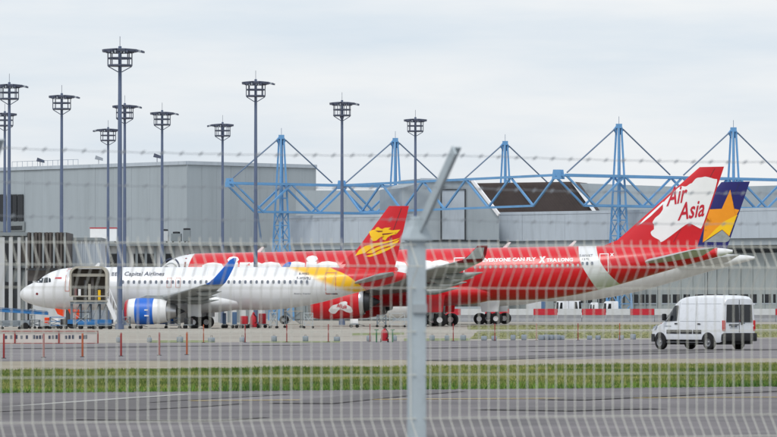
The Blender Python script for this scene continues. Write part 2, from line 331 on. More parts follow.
# ------------------------------------------------------------------ aircraft
A320_NOSE = [(0,-.55,-.55,.02),(.08,-.28,-.84,.30),(.35,.02,-1.14,.62),(.9,.36,-1.42,.98),(1.6,.70,-1.65,1.30),(2.4,1.22,-1.83,1.55),(3.2,1.64,-1.94,1.74),(4.3,1.93,-2.02,1.89),(5.6,2.05,-2.07,1.96),(6.6,2.07,-2.07,1.975)]
class Plane:
    def __init__(s, name, label, nose_px, Dn, L, c0, pitch, yaw, sections):
        s.c0, s.p, s.yaw, s.L = c0, R(pitch), R(yaw), L
        s.Xn, s.Dn = X_(nose_px, Dn), Dn
        s.root = thing(name, label, 'airplane', (s.Xn, Dn, 0)); s.root.rotation_euler = (0, -s.p, s.yaw)
        a = [q[0] for q in sections]
        s.top, s.bot, s.wid = pchip(a,[q[1] for q in sections]), pchip(a,[q[2] for q in sections]), pchip(a,[q[3] for q in sections])
    def loc(s, x, y, ylat=0.):          # photo pixel -> (a, z) on the plane's section at lateral ylat
        c, n = math.cos(s.yaw), math.sin(s.yaw); k = (x-CX)/F
        a = (k*(s.Dn+ylat*c) - s.Xn + ylat*n)/(c-k*n); D = s.Dn+a*n+ylat*c
        return a, Z_(y, D)-a*math.sin(s.p)
    def skin(s, a, z):                  # near (port) side of the fuselage
        t, b, w = s.top(a)+s.c0, s.bot(a)+s.c0, s.wid(a); m, h = (t+b)/2, max((t-b)/2, .01)
        k = max(-.999, min(.999, (z-m)/h)); return -w*math.sqrt(1-k*k)
    def ground(s, a): return -a*math.tan(s.p)
    def fuselage(s, m, name='fuselage'):
        L = s.L; st = list(np.linspace(0,.5,8)**1.0)+list(np.linspace(.6,9,26))+list(np.linspace(9.6,L*.6,20))+list(np.linspace(L*.62,L,34))
        n = 40; vs = []; fs = []
        for a in st:
            t, b, w = s.top(a)+s.c0, s.bot(a)+s.c0, s.wid(a)
            for j in range(n):
                q = 2*math.pi*j/n; vs.append((a, w*math.cos(q), (t+b)/2+(t-b)/2*math.sin(q)))
        for i in range(len(st)-1): fs += [(i*n+j, i*n+(j+1)%n, (i+1)*n+(j+1)%n, (i+1)*n+j) for j in range(n)]
        fs += [tuple(range(n)), tuple(range((len(st)-1)*n, len(st)*n))]
        s.body = obj(name, mesh(vs, fs, True, 50), m, s.root); return s.body
    def poly(s, name, px, m, parent=None, ylat=-1.9, surf=None, off=.02, label=None):
        if name in ('white_cloud', 'cowl_logo'):
            for _ in range(2): px = [q for p0, p1 in zip(px, list(px[1:])+[px[0]]) for q in ((p0[0]*.8+p1[0]*.2, p0[1]*.8+p1[1]*.2), (p0[0]*.2+p1[0]*.8, p0[1]*.2+p1[1]*.8))]
        pts = [s.loc(x, y, ylat) for x, y in px]
        return obj(name, decal(pts, [tuple(range(len(pts)))], surf or s.skin, off), m, parent or s.body, label)
    def outline(s, name, x0, y0, x1, y1, m, ylat=-1.9, w=.06, parent=None):
        (a0,z1), (a1,z0) = s.loc(x0,y0,ylat), s.loc(x1,y1,ylat)
        v = [(a0,z0),(a1,z0),(a1,z1),(a0,z1),(a0+w,z0+w),(a1-w,z0+w),(a1-w,z1-w),(a0+w,z1-w)]
        return obj(name, decal(v, [(0,1,5,4),(1,2,6,5),(2,3,7,6),(3,0,4,7)], s.skin, .02), m, parent or s.body)
    def text(s, body, p0, p1, m, ylat=-1.9, bold=0., shear=0., skewy=0., surf=None, name='lettering', parent=None, space=1.0):
        """p0 = lower-left pixel, p1 = upper-right pixel"""
        uv, fs = text_mesh(body, bold, shear, space); (a0,z0), (a1,_) = s.loc(*p0, ylat), s.loc(*p1, ylat); z1 = s.loc(p0[0], p1[1], ylat)[1]
        pts = [(a0+u*(a1-a0), z0+v*(z1-z0)+skewy*u*(a1-a0)) for u, v in uv]
        return obj(name, decal(pts, fs, surf or s.skin, .03, .6), m, parent or s.body)
    def windows(s, x0, x1, n, y, size, m, ylat=-1.9):
        (a0,z), (a1,z2) = s.loc(x0,y,ylat), s.loc(x1,y,ylat); w, h = size; base = None
        for i in range(n):
            a = a0+(a1-a0)*i/(n-1); zz = z
            v = [(w/2*math.copysign(abs(math.cos(q))**.6, math.cos(q)), h/2*math.copysign(abs(math.sin(q))**.6, math.sin(q))) for q in [2*math.pi*k/12 for k in range(12)]]
            if base is None:
                base = decal([(a+p, zz+q) for p, q in v], [tuple(range(12))], s.skin, .02)
                for q in base.vertices: q.co.x -= a; q.co.z -= zz
            obj('window', base, m, s.body, loc=(a, 0, zz))
    def lifting(s, name, stations, m, side, parent=None, label=None, inc=0.):
        """stations: (a_le, y, z, chord, thickness, roll)"""
        prof = [(0,0),(.02,.28),(.08,.48),(.25,.62),(.45,.58),(.7,.34),(1,.03),(1,-.03),(.7,-.22),(.45,-.38),(.25,-.40),(.08,-.32),(.02,-.2)]
        vs, fs = [], []; n = len(prof)
        for a, y, z, c, t, roll in stations:
            r = R(roll)
            for u, v in prof: vs.append((a+u*c, side*(y - v*t*c*math.sin(r)), s.c0+z+v*t*c*math.cos(r)+(u-.5)*c*math.sin(R(inc))))
        for i in range(len(stations)-1): fs += [(i*n+j, i*n+(j+1)%n, (i+1)*n+(j+1)%n, (i+1)*n+j) for j in range(n)]
        fs += [tuple(range(n)), tuple(range((len(stations)-1)*n, len(stations)*n))]
        return obj(name, mesh(vs, fs, True, 45), m, parent or s.root, label)
    def fin(s, le_top, te_top, le_bot, te_bot, m, sink=1.0, dorsal=None, tr=.10):
        A = [s.loc(*p) for p in (le_top, te_top, le_bot, te_bot)]
        (lt, zt), (tt, _), (lb, zb), (tb, _) = A
        def edge(z):
            k = (z-zb)/(zt-zb); return lb+(lt-lb)*k, tb+(tt-tb)*k
        prof = [(0,0),(.03,.35),(.12,.75),(.3,1),(.5,.9),(.75,.5),(1,.06)]
        up = pchip([p[0] for p in prof],[p[1] for p in prof])
        def surf(a, z):
            l, t = edge(z); c = t-l; u = min(max((a-l)/c, 0), 1); return -up(u)*tr*c*.5
        s.finsurf = surf; vs, fs = [], []
        us = [0,.01,.03,.07,.12,.2,.3,.42,.55,.7,.85,1]; n = 2*len(us)-1
        zs = [zb-sink, zb]+[zb+(zt-zb)*k for k in (.12,.3,.5,.7,.85,.97,1)]
        for z in zs:
            l, t = edge(z); c = t-l; sh = .97 if z == zs[-1] else 1
            row = [(l+u*c, -up(u)*tr*c*.5*sh, z) for u in us]; row += [(l+u*c, up(u)*tr*c*.5*sh, z) for u in us[:0:-1]]
            vs += row
        for i in range(len(zs)-1): fs += [(i*n+j, i*n+(j+1)%n, (i+1)*n+(j+1)%n, (i+1)*n+j) for j in range(n)]
        fs += [tuple(range(n)), tuple(range((len(zs)-1)*n, len(zs)*n))]
        s.finobj = obj('fin', mesh(vs, fs, True, 45), m, s.root)
        if dorsal:
            (da, dz) = s.loc(*dorsal); l0, _ = edge(zb); l1, _ = edge(zb+.7)
            MB().add([(da,0,dz-.25),(l0+.9,.22,zb-.6),(l0+.9,-.22,zb-.6),(l1+.2,0,zb+.8),((da+l0)/2+.2,0,zb-.02)],
                     [(0,4,1),(4,3,1),(0,2,4),(4,2,3),(1,3,2),(0,1,2)]).build('dorsal_fillet', m, s.finobj)
        # rudder hinge line
        l, t = edge(zb+.4); l2, t2 = edge(zt-.2)
        q = [(l+(t-l)*.70, zb+.4), (l2+(t2-l2)*.66, zt-.2)]
        obj('rudder_seam', decal([(q[0][0],q[0][1]),(q[0][0]+.05,q[0][1]),(q[1][0]+.05,q[1][1]),(q[1][0],q[1][1])], [(0,1,2,3)], surf, .012), 'dark_metal', s.finobj)
        return s.finobj
    def wheel(s, a, y, r, w, parent, rim='white_decal', gz=None):
        z = (s.ground(a) if gz is None else gz)+r; o = (a, y, z)
        t = MB().lathe([(-w*.5,r*.45),(-w*.5,r*.8),(-w*.42,r*.94),(-w*.22,r),(w*.22,r),(w*.42,r*.94),(w*.5,r*.8),(w*.5,r*.45)], o, 'y', 28).build('tyre', 'black_rubber', parent, True)
        k = MB().lathe([(-w*.30,.01),(-w*.34,r*.16),(-w*.40,r*.2),(-w*.3,r*.30),(-w*.44,r*.50),(-w*.2,r*.52),(w*.2,r*.52),(w*.4,r*.48),(w*.3,.01)], o, 'y', 20).build('rim', rim, parent, True)
        return t
    def engine(s, a, y, z, secs, m_parts, side, pyl, fan_r):
        """secs: list of (name, material, profile [(along, radius)])"""
        e = MB().lathe(secs[0][2], (a, y, s.c0+z), 'x', 36).build('engine', secs[0][1], s.root, True)
        for nm, mm, pr in secs[1:]: MB().lathe(pr, (a, y, s.c0+z), 'x', 36).build(nm, mm, e, True)
        f = MB(); f.lathe([(.75,.02),(.75,fan_r)], (a,y,s.c0+z), 'x', 36).build('fan', 'dark_metal', e, True)
        MB().lathe([(.35,.01),(.5,.16),(.76,.30)], (a,y,s.c0+z), 'x', 20).build('spinner', 'grey_paint', e, True)
        MB().prism([(a+q[0], y-.2, s.c0+z+q[1]) for q in pyl], (0,.4,0)).build('engine_pylon', 'wing_grey', s.root)
        return e
    def mirror_y(s, st): return st
def curve_mask(t, obj_co, pts, zr, ar, soft=0.):
    """value 1 where a > curve(z)"""
    sp = t.nodes.new('ShaderNodeSeparateXYZ'); t.links.new(obj_co, sp.inputs[0])
    mr = t.nodes.new('ShaderNodeMapRange'); mr.inputs[1].default_value, mr.inputs[2].default_value = zr; t.links.new(sp.outputs[2], mr.inputs[0])
    fc = t.nodes.new('ShaderNodeFloatCurve'); cm = fc.mapping.curves[0]
    pts = sorted([((z-zr[0])/(zr[1]-zr[0]), (a-ar[0])/(ar[1]-ar[0])) for a, z in pts])
    cm.points[0].location = pts[0]; cm.points[1].location = pts[-1]
    for p in pts[1:-1]: cm.points.new(*p)
    fc.mapping.update(); t.links.new(mr.outputs[0], fc.inputs['Value'])
    m2 = t.nodes.new('ShaderNodeMapRange'); m2.inputs[1].default_value = 0; m2.inputs[2].default_value = 1; m2.inputs[3].default_value, m2.inputs[4].default_value = ar
    t.links.new(fc.outputs[0], m2.inputs[0])
    if soft:
        d = t.nodes.new('ShaderNodeMath'); d.operation = 'SUBTRACT'; t.links.new(sp.outputs[0], d.inputs[0]); t.links.new(m2.outputs[0], d.inputs[1])
        q = t.nodes.new('ShaderNodeMapRange'); q.interpolation_type = 'SMOOTHSTEP'; q.inputs[1].default_value = 0; q.inputs[2].default_value = soft; t.links.new(d.outputs[0], q.inputs[0]); return q.outputs[0]
    g = t.nodes.new('ShaderNodeMath'); g.operation = 'GREATER_THAN'; t.links.new(sp.outputs[0], g.inputs[0]); t.links.new(m2.outputs[0], g.inputs[1])
    return g.outputs[0]
def livery(name, base, layers, rough=.3, seams=True):
    """layers: (colour, curve points (a,z), z range, a range, curve2 or None) painted one over the other"""
    m = bpy.data.materials.new(name); m.use_nodes = True; t = m.node_tree; b = t.nodes['Principled BSDF']
    b.inputs['Roughness'].default_value = rough; b.inputs['Coat Weight'].default_value = .25
    tc = t.nodes.new('ShaderNodeTexCoord'); co = tc.outputs['Object']
    rgb = t.nodes.new('ShaderNodeRGB'); rgb.outputs[0].default_value = (*lin(base),1); last = rgb.outputs[0]
    for colr, pts, zr, ar in layers:
        f = curve_mask(t, co, pts, zr, ar, 1.5 if colr == (250,194,24) else 0.); mm = t.nodes.new('ShaderNodeMixRGB'); mm.inputs[2].default_value = (*lin(colr),1)
        t.links.new(f, mm.inputs[0]); t.links.new(last, mm.inputs[1]); last = mm.outputs[0]
    n = t.nodes.new('ShaderNodeTexNoise'); n.inputs['Scale'].default_value = .5; n.inputs['Detail'].default_value = 6
    mp = t.nodes.new('ShaderNodeMapping'); mp.inputs['Scale'].default_value = (1,1,.4); t.links.new(co, mp.inputs[0]); t.links.new(mp.outputs[0], n.inputs['Vector'])
    r = t.nodes.new('ShaderNodeValToRGB'); r.color_ramp.elements[0].color = (.86,.86,.86,1); r.color_ramp.elements[1].color = (1.04,1.04,1.04,1)
    t.links.new(n.outputs['Fac'], r.inputs[0]); mu = t.nodes.new('ShaderNodeMixRGB'); mu.blend_type = 'MULTIPLY'; mu.inputs[0].default_value = 1
    t.links.new(last, mu.inputs[1]); t.links.new(r.outputs[0], mu.inputs[2]); last = mu.outputs[0]
    sp = t.nodes.new('ShaderNodeSeparateXYZ'); t.links.new(co, sp.inputs[0])
    for ax_, per, wd in ((0, 2.65, .012), (2, .93, .02)):       # skin joints
        d = t.nodes.new('ShaderNodeMath'); d.operation = 'DIVIDE'; d.inputs[1].default_value = per; t.links.new(sp.outputs[ax_], d.inputs[0])
        fr = t.nodes.new('ShaderNodeMath'); fr.operation = 'FRACT'; t.links.new(d.outputs[0], fr.inputs[0])
        lt = t.nodes.new('ShaderNodeMath'); lt.operation = 'LESS_THAN'; lt.inputs[1].default_value = wd; t.links.new(fr.outputs[0], lt.inputs[0])
        sc = t.nodes.new('ShaderNodeMath'); sc.operation = 'MULTIPLY'; sc.inputs[1].default_value = .22; t.links.new(lt.outputs[0], sc.inputs[0])
        mj = t.nodes.new('ShaderNodeMixRGB'); mj.inputs[2].default_value = (.12,.12,.13,1); t.links.new(sc.outputs[0], mj.inputs[0]); t.links.new(last, mj.inputs[1]); last = mj.outputs[0]
    t.links.new(last, b.inputs['Base Color'])
    return m
YAW = -7.0
# ---- the single-aisle jet in front
secA = A320_NOSE+[(24,2.07,-2.07,1.975),(26.5,2.07,-1.86,1.93),(29,2.06,-1.42,1.76),(32,1.97,-.62,1.36),(34.5,1.82,.02,.93),(36.5,1.66,.55,.50),(37.57,1.45,.95,.18)]
A = Plane('narrowbody_airliner', 'white airliner with blue engine, yellow swoosh and red dragon tail, in front', 20, 430, 37.57, 3.82, 0, YAW, secA)
LA = lambda L, y=-1.6: [A.loc(p, q, y) for p, q in L]
yel = LA([(268,262),(279,267),(300,275),(320,284),(340,291),(370,299),(385,305)]); redc = LA([(318,260),(328,267),(346,275),(358,284),(367,293),(374,299),(388,305)])
mA = livery('livery_white_yellow_red', (236,238,241), [((250,194,24), yel, (3,8.5), (20,40)), ((206,16,30), redc, (3,8.5), (20,40))])
A.fuselage(mA)
A.fin((389,206),(409,206),(352,256),(397.5,256), 'red_paint', 1.6, (341,262))
fs_ = A.finsurf
k = lambda L, o, s: [(o[0]+x/s, o[1]+y/s) for x, y in L]
DG = lambda L: k(L, (340,200), 7.77)
A.poly('dragon_emblem', DG([(226,246),(244,236),(272,230),(284,214),(300,210),(316,222),(330,226),(352,216),(398,214),(376,228),(404,236),(470,230),(448,248),(412,258),(440,264),(396,276),(372,290),(354,314),(330,306),(346,284),(322,286),(300,302),(284,316),(260,320),(242,308),(238,290),(252,300),(272,302),(296,292),(262,284),(234,272),(230,258)]), 'yellow_paint', A.finobj, 0, fs_)
A.poly('dragon_emblem', DG([(116,436),(150,388),(196,358),(262,338),(340,326),(404,312),(470,294),(430,316),(350,338),(268,364),(222,392),(196,412),(160,420)]), 'yellow_paint', A.finobj, 0, fs_)
A.poly('dragon_emblem', DG([(204,416),(238,390),(300,364),(380,342),(464,306),(448,332),(404,352),(340,370),(290,392),(252,414)]), 'yellow_paint', A.finobj, 0, fs_)
A.poly('dragon_emblem', DG([(196,438),(262,418),(318,388),(392,364),(438,342),(424,362),(384,384),(340,406),(282,428),(236,442)]), 'yellow_paint', A.finobj, 0, fs_)
for q in ([(275,238),(330,240),(335,246),(300,250)], [(330,262),(420,254),(380,266),(330,272)]): A.poly('dragon_emblem', k(q, (340,200), 7.77), 'dark_red', A.finobj, 0, lambda a, z: fs_(a, z)-.015)
# cockpit glazing
cw = [[(1.72,.58),(2.12,.98),(2.52,1.02),(2.50,.56)], [(2.58,.55),(2.60,1.03),(2.98,1.08),(3.06,.58)], [(3.13,.60),(3.08,1.06),(3.30,.95),(3.36,.64)]]
for q in cw:
    pts = [(a, z+3.82) for a, z in q]
    obj('cockpit_window', decal(pts, [(0,1,2,3)], A.skin, .02, .2), 'glass_blue', A.body)
ws = [(1.62,.50),(2.02,.98),(2.3,1.1)]
MB().add([(1.58,-.62,.62+3.82),(1.60,.62,.62+3.82),(2.28,.55,1.12+3.84),(2.28,-.55,1.12+3.84)], [(0,1,2,3)]).build('windscreen', 'glass_blue', A.body)
A.windows(122.8, 307, 34, 282, (.24,.34), 'window_dark')
A.text('Capital Airlines', (123.8,277), (163.6,271.6), 'text_dark', bold=.012, shear=.12)
A.text('首都', (110.6,276.2), (116.8,271.8), 'text_dark')
A.text('F-WWBU', (296.5,279.6), (310.5,276.6), 'text_dark', bold=.02); A.text('B-9982', (298.5,274.6), (308.5,272.6), 'text_dark')
A.text('Beijing Capital', (294.5,294.6), (310.5,293), 'text_dark', ylat=-1.7)
A.poly('tail_stripe', [(326,293.4),(337,293.4),(337,294.5),(326,294.5)], 'text_dark', ylat=-1.4)
A.poly('emblem', [(35.6,293),(37,292.6),(38.2,293.8),(37,295.2),(35.4,294.6)], 'dark_red', ylat=-1.6)
A.poly('emblem', [(55,277.2),(61.8,277.2),(61.6,278.8),(54.8,278.8)], 'red_decal', ylat=-1.6)
A.outline('door', 65, 268.5, 69.6, 291.5, 'outline_orange'); A.outline('door', 325.4, 272.4, 336, 294.2, 'outline_orange', ylat=-1.5)
for x in (166.8, 175.6): A.outline('emergency_exit', x, 277.6, x+4.8, 287.6, 'outline_orange', w=.04)
MB().prism([(7.2,-.02,5.85),(7.75,-.02,5.85),(7.85,-.02,6.28),(7.65,-.02,6.3)], (0,.04,0)).build('antenna', 'white_paint', A.root)
# belly fairing, wings, sharklets, tailplane
MB().add(*(lambda st, n: ([(a, w*math.cos(2*math.pi*j/n), 3.82+zc+h*math.sin(2*math.pi*j/n)) for a, w, zc, h in st for j in range(n)],
     [(i*n+j, i*n+(j+1)%n, (i+1)*n+(j+1)%n, (i+1)*n+j) for i in range(len(st)-1) for j in range(n)]))([(10.2,.3,-1.3,.2),(11,1.6,-1.3,.75),(12.5,2.1,-1.35,1.0),(17,2.2,-1.35,1.05),(19.5,2.1,-1.3,.98),(21.4,1.6,-1.3,.72),(22.6,.2,-1.2,.2)], 20)).build('belly_fairing', 'white_paint', A.root, True)
for sd_ in (-1, 1):
    st = [(11.6,1.2,-1.25,7.2,.13,3),(12.3,2.0,-1.2,6.6,.13,5),(15.3,6.4,-.80,4.2,.12,5),(18.5,12.2,-.20,2.8,.11,6),(20.9,16.6,.32,1.7,.10,8)]
    w = A.lifting('wing', st, 'wing_grey', sd_)
    A.lifting('sharklet', [(20.9,16.55,.32,1.68,.10,8),(21.25,16.95,.46,1.55,.10,35),(21.75,17.2,.85,1.35,.10,62),(22.6,17.42,1.75,1.0,.09,76),(23.3,17.55,2.55,.62,.09,78),(23.62,17.58,2.72,.3,.09,78)], 'blue_paint', sd_, w)
    for yy, aa, zz, LL in ((4.6,16.6,-1.15,3.6),(8.3,17.6,-.80,3.0),(12.2,19.3,-.38,2.4)):
        MB().tube([(aa,sd_*yy,3.82+zz),(aa+LL*.2,sd_*yy,3.82+zz-.16),(aa+LL*.55,sd_*yy,3.82+zz-.14),(aa+LL,sd_*yy,3.82+zz+.06)], [.04,.22,.24,.03], 10).build('flap_fairing', 'wing_grey', w, True)
    A.lifting('tailplane', [(32.2,.4,.80,4.2,.11,6),(32.8,1.3,.90,3.8,.11,6),(35.4,6.2,1.36,1.7,.11,6)], 'grey_paint', sd_, inc=11)
    E = A.engine(11.45, sd_*5.75, -2.18, [('cowl','white_paint',[(.32,1.15),(.6,1.2),(1.0,1.22)]),
        ('inlet_lip','red_decal',[(.75,.80),(.3,.86),(.06,.92),(0,.98),(.05,1.05),(.18,1.11),(.32,1.15)]),
        ('fan_cowl','blue_paint',[(1.0,1.225),(1.02,1.25),(1.8,1.27),(2.72,1.25),(2.74,1.22)]),
        ('reverser','white_paint',[(2.74,1.22),(3.4,1.16),(4.0,1.04),(4.02,.96)]),
        ('exhaust','silver',[(3.6,.95),(4.1,.84),(4.9,.62),(4.92,.54)]), ('exhaust_cone','dark_metal',[(4.5,.5),(5.2,.28),(5.7,.02)])], None, sd_, [(1.2,1.18),(3.2,1.16-.02),(5.6,.95),(7.2,1.15),(5.4,1.45),(2.0,1.5)], .84)
    if sd_ < 0:
        for zz, tt in ((.12,.34),(-.42,.42)):
            MB().box(13.45, 13.45+tt, -5.75-1.30, -5.75-1.18, 3.82-2.18+zz-.06, 3.82-2.18+zz+.06).build('cowl_mark', 'white_decal', E)
    g = MB().tube([(17.9, sd_*3.8, 2.6), (17.71, sd_*3.8, .58)], .16, 10).build('main_gear', 'grey_paint', A.root, True)
    MB().bar((17.7, sd_*3.8, 1.2), (17.9, sd_*2.2, 2.3), .14).build('side_stay', 'grey_paint', g)
    MB().box(17.1,18.4,sd_*4.02-.03,sd_*4.02+.03,1.1,2.6).build('gear_door', 'white_paint', g)
    for yy in (3.35, 4.28): A.wheel(17.71, sd_*yy, .585, .42, g)
g = MB().tube([(5.3,0,2.2),(5.07,0,.4)], .11, 10).build('nose_gear', 'grey_paint', A.root, True)
for yy in (-.25,.25): A.wheel(5.07, yy, .38, .22, g)
# orange covers hanging round the nose gear bay
for q in ([(3.6,-1.0,1.92),(4.6,-1.0,1.78),(4.5,-1.0,1.1),(3.9,-1.0,1.35)], [(4.9,-1.05,1.85),(6.3,-1.05,1.8),(6.2,-1.05,1.3),(5.7,-1.05,.72),(5.2,-1.05,1.2)]):
    MB().prism(q, (0,.06,0)).build('gear_bay_cover', 'orange_cloth', A.root)
# ---- the wide-body jets
KN = 2.82/2.07
secW = [(a*KN*.82, t*KN, b*KN, w*2.82/1.975) for a, t, b, w in A320_NOSE]+[(42.5,2.82,-2.82,2.82),(46,2.82,-2.5,2.76),(50,2.80,-1.75,2.48),(54,2.74,-.72,1.98),(58,2.60,.36,1.36),(61,2.42,1.1,.8),(63.0,2.25,1.6,.38),(63.69,2.1,1.78,.14)]
def widebody(P, wing_m, lip_m, eng_m, fair_m, stab_m):
    MB().add(*(lambda st, n: ([(a, w*math.cos(2*math.pi*j/n), P.c0+zc+h*math.sin(2*math.pi*j/n)) for a, w, zc, h in st for j in range(n)],
         [(i*n+j, i*n+(j+1)%n, (i+1)*n+(j+1)%n, (i+1)*n+j) for i in range(len(st)-1) for j in range(n)]))([(18,.4,-1.9,.3),(19.5,2.3,-1.9,1.0),(22,3.0,-1.9,1.35),(33,3.1,-1.9,1.4),(36,2.8,-1.9,1.25),(38.5,1.8,-1.9,.8),(40,.3,-1.8,.3)], 20)).build('belly_fairing', fair_m, P.root, True)
    for sd_ in (-1, 1):
        st = [(18.8,1.8,-1.75,11.2,.13,4),(20.0,2.9,-1.65,10.4,.13,5),(25.2,9.6,-1.05,7.2,.12,5),(32.2,20,.05,4.5,.11,6),(37.3,28.6,1.0,2.6,.10,8)]
        w = P.lifting('wing', st, wing_m, sd_)
        wl = P.lifting('winglet', [(37.3,28.6,1.0,2.55,.10,8),(37.9,29.0,1.15,2.2,.09,45),(38.7,29.25,1.7,1.7,.08,70),(39.6,29.5,2.6,1.0,.08,72)], lip_m, sd_, w)
        if lip_m == 'dark_red': P.lifting('winglet_panel', [(38.3,29.18,1.3,1.6,.11,66),(38.8,29.3,1.75,1.3,.11,70),(39.45,29.48,2.4,.8,.11,72)], 'grey_paint', sd_, wl)
        for yy, aa, zz, LL in ((6.8,29.6,-1.55,5.6),(12.2,31.4,-1.0,5.2),(16.8,33.2,-.55,4.6),(21.2,35.2,-.1,4.0)):
            MB().tube([(aa,sd_*yy,P.c0+zz),(aa+LL*.2,sd_*yy,P.c0+zz-.26),(aa+LL*.55,sd_*yy,P.c0+zz-.22),(aa+LL,sd_*yy,P.c0+zz+.10)], [.05,.34,.38,.04], 10).build('flap_fairing', 'wing_grey', w, True)
        P.lifting('tailplane', [(53.6,1.0,1.15,6.6,.10,7),(54.6,2.0,1.26,6.0,.10,7),(60.1,9.7,2.15,2.3,.09,7)], stab_m, sd_, inc=5)
        P.engine(19.7, sd_*9.37, -2.75, [('cowl',eng_m,[(.3,1.60),(.9,1.72),(2.2,1.78),(3.6,1.72),(5.0,1.5),(5.35,1.42)]),
            ('inlet_lip','silver',[(1.0,1.25),(.4,1.30),(.08,1.38),(0,1.45),(.08,1.53),(.3,1.60)]),
            ('nozzle_ring','silver',[(5.35,1.425),(5.4,1.43),(5.8,1.30),(5.82,1.2)]),
            ('exhaust','dark_metal',[(5.2,1.15),(6.4,.86),(6.45,.78)]), ('exhaust_cone','dark_metal',[(6.0,.7),(6.9,.4),(7.6,.02)])], None, sd_, [(1.6,1.7),(4.2,1.62),(7.6,1.15),(9.2,1.55),(7.0,1.95),(2.6,2.05)], 1.28)
        gz = P.ground(32.05)
        g = MB().tube([(32.3, sd_*5.34, P.c0-1.9), (32.05, sd_*5.34, gz+.75)], .24, 10).build('main_gear', 'grey_paint', P.root, True)
        MB().bar((31.0,sd_*5.34,gz+.72),(33.1,sd_*5.34,gz+.72), .26).build('bogie_beam', 'grey_paint', g)
        MB().bar((32.1,sd_*5.34,gz+1.5),(32.3,sd_*2.6,P.c0-2.6), .2).build('side_stay', 'grey_paint', g)
        MB().prism([(31.3,sd_*5.75,gz+1.5),(33.3,sd_*5.75,gz+1.5),(33.6,sd_*5.75,P.c0-2.1),(31.0,sd_*5.75,P.c0-2.0)], (0,.06,0)).build('gear_door', fair_m, g)
        for aa in (31.06, 33.04):
            for yy in (4.65, 6.03): P.wheel(aa, sd_*yy, .69, .48, g, gz=gz)
    g = MB().tube([(6.9,0,P.c0-2.4),(6.67,0,.5)], .16, 10).build('nose_gear', 'grey_paint', P.root, True)
    for yy in (-.36,.36): P.wheel(6.67, yy, .53, .34, g, 'grey_paint')
    for q in cw:
        obj('cockpit_window', decal([(a*KN*.82, z*KN+P.c0) for a, z in q], [(0,1,2,3)], P.skin, .03, .2), 'glass_dark', P.body)
B = Plane('widebody_airliner', 'long red widebody airliner with white band and script lettering on its tail fin', 141, 479, 63.69, 4.9, 1.0, YAW, secW)
LB = lambda L, y=-2.6: [B.loc(p, q, y) for p, q in L]
RED = (214,8,32)
mB = livery('livery_red_white_band', (232,233,236), [(RED, LB([(196,240),(193,252),(189,266),(186,280),(184,310)]), (2,10), (0,64)),
    ((228,230,234), LB([(577,240),(578.5,247),(581.5,262),(588,275),(598,291),(610,306)]), (2,10), (0,64)),
    (RED, LB([(595,240),(596.5,247),(600,259),(608,272),(622,287),(640,306)]), (2,10), (0,64)),
    ((232,233,236), [(62.1,2),(62.1,10)], (2,10), (0,64))])
B.fuselage(mB)
B.fin((702.5,167),(727,167),(611,247),(699,247), 'red_paint', 1.6, (588,251))
fb = B.finsurf
zz = lambda L: k(L, (540,160), 3.28)
B.poly('white_cloud', zz([(468,84),(487,88),(500,78),(510,75),(516,64),(525,58),(540,57),(550,54),(565,57),(580,62),(594,63),(536,226),(529,224),(495,205),(470,222),(440,245),(402,272),(397,262),(384,256),(372,248),(368,236),(382,226),(385,215),(374,206),(384,190),(400,178),(412,160),(410,142),(422,128)]), 'white_decal', B.finobj, 0, fb)
B.poly('white_edge', zz([(330,212),(352,190),(412,136),(414,142),(370,184),(340,208)]), 'white_decal', B.finobj, 0, fb)
B.text('Air', (668.5,206.5), (690,188.5), 'red_decal', 0, .015, .35, .22, lambda a, z: fb(a, z)-.02, 'lettering', B.finobj)
B.text('Asia', (679.5,221), (706.5,203.5), 'red_decal', 0, .015, .35, .16, lambda a, z: fb(a, z)-.02, 'lettering', B.finobj)
B.text('EVERYONE CAN FLY', (483.5,262), (537,258.2), 'white_decal', -2.6, .05, name='slogan'); B.text('X', (539.6,263), (546.6,256.4), 'white_decal', -2.6, .09, .1, name='slogan')
B.text('TRA LONG', (547.4,262), (574,258.2), 'white_decal', -2.6, .05, name='slogan')
B.text('airasia.com', (202,281), (452,256.5), 'white_decal', -2.7, .05, .0, -.008)
B.text('F-WWKT', (580.5,257), (593.5,254.4), 'text_dark', -2.6); B.text('1370', (583,260.2), (590,258), 'text_dark', -2.6)
B.windows(476, 579, 21, 267.2, (.24,.32), 'window_pale', -2.7); B.windows(583.5, 593, 3, 263.5, (.26,.36), 'window_dark', -2.5)
B.outline('door', 600.5, 253.5, 609.5, 272.5, 'white_decal', -2.4, .08); B.outline('door', 454.5, 257.5, 465.5, 276, 'white_decal', -2.7, .10)
B.text('X', (611,256.2), (615,253.2), 'white_decal', -2.2, .06, name='emblem')
for q in (46.2, 39.2, 12.6): MB().prism([(q,-.03,B.c0+2.78),(q+.5,-.03,B.c0+2.78),(q+.95,-.03,B.c0+3.35),(q+.7,-.03,B.c0+3.38)], (0,.06,0)).build('antenna', 'white_decal', B.root)
import math as _m
def ring_px(cx, cy, rx, ry, t, n=16):
    o1 = [(cx-rx*_m.cos(_m.pi*i/n), cy-ry*_m.sin(_m.pi*i/n)) for i in range(n+1)]; o2 = [(cx+(rx-t)*_m.cos(_m.pi*i/n), cy-(ry-t)*_m.sin(_m.pi*i/n)) for i in range(n+1)]
    return o1+o2
B.poly('nose_ring', ring_px(170, 269, 11.5, 11.5, 1.6), 'text_dark', None, -2.2); B.poly('nose_ring', ring_px(171, 271, 8, 8.5, 1.2), 'grey_paint', None, -2.2)
B.poly('nose_bar', [(185.2,254),(187,254),(187,272),(185.2,272)], 'dark_red', None, -2.2)
widebody(B, 'wing_grey', 'dark_red', 'red_paint', 'red_paint', 'stab_grey')
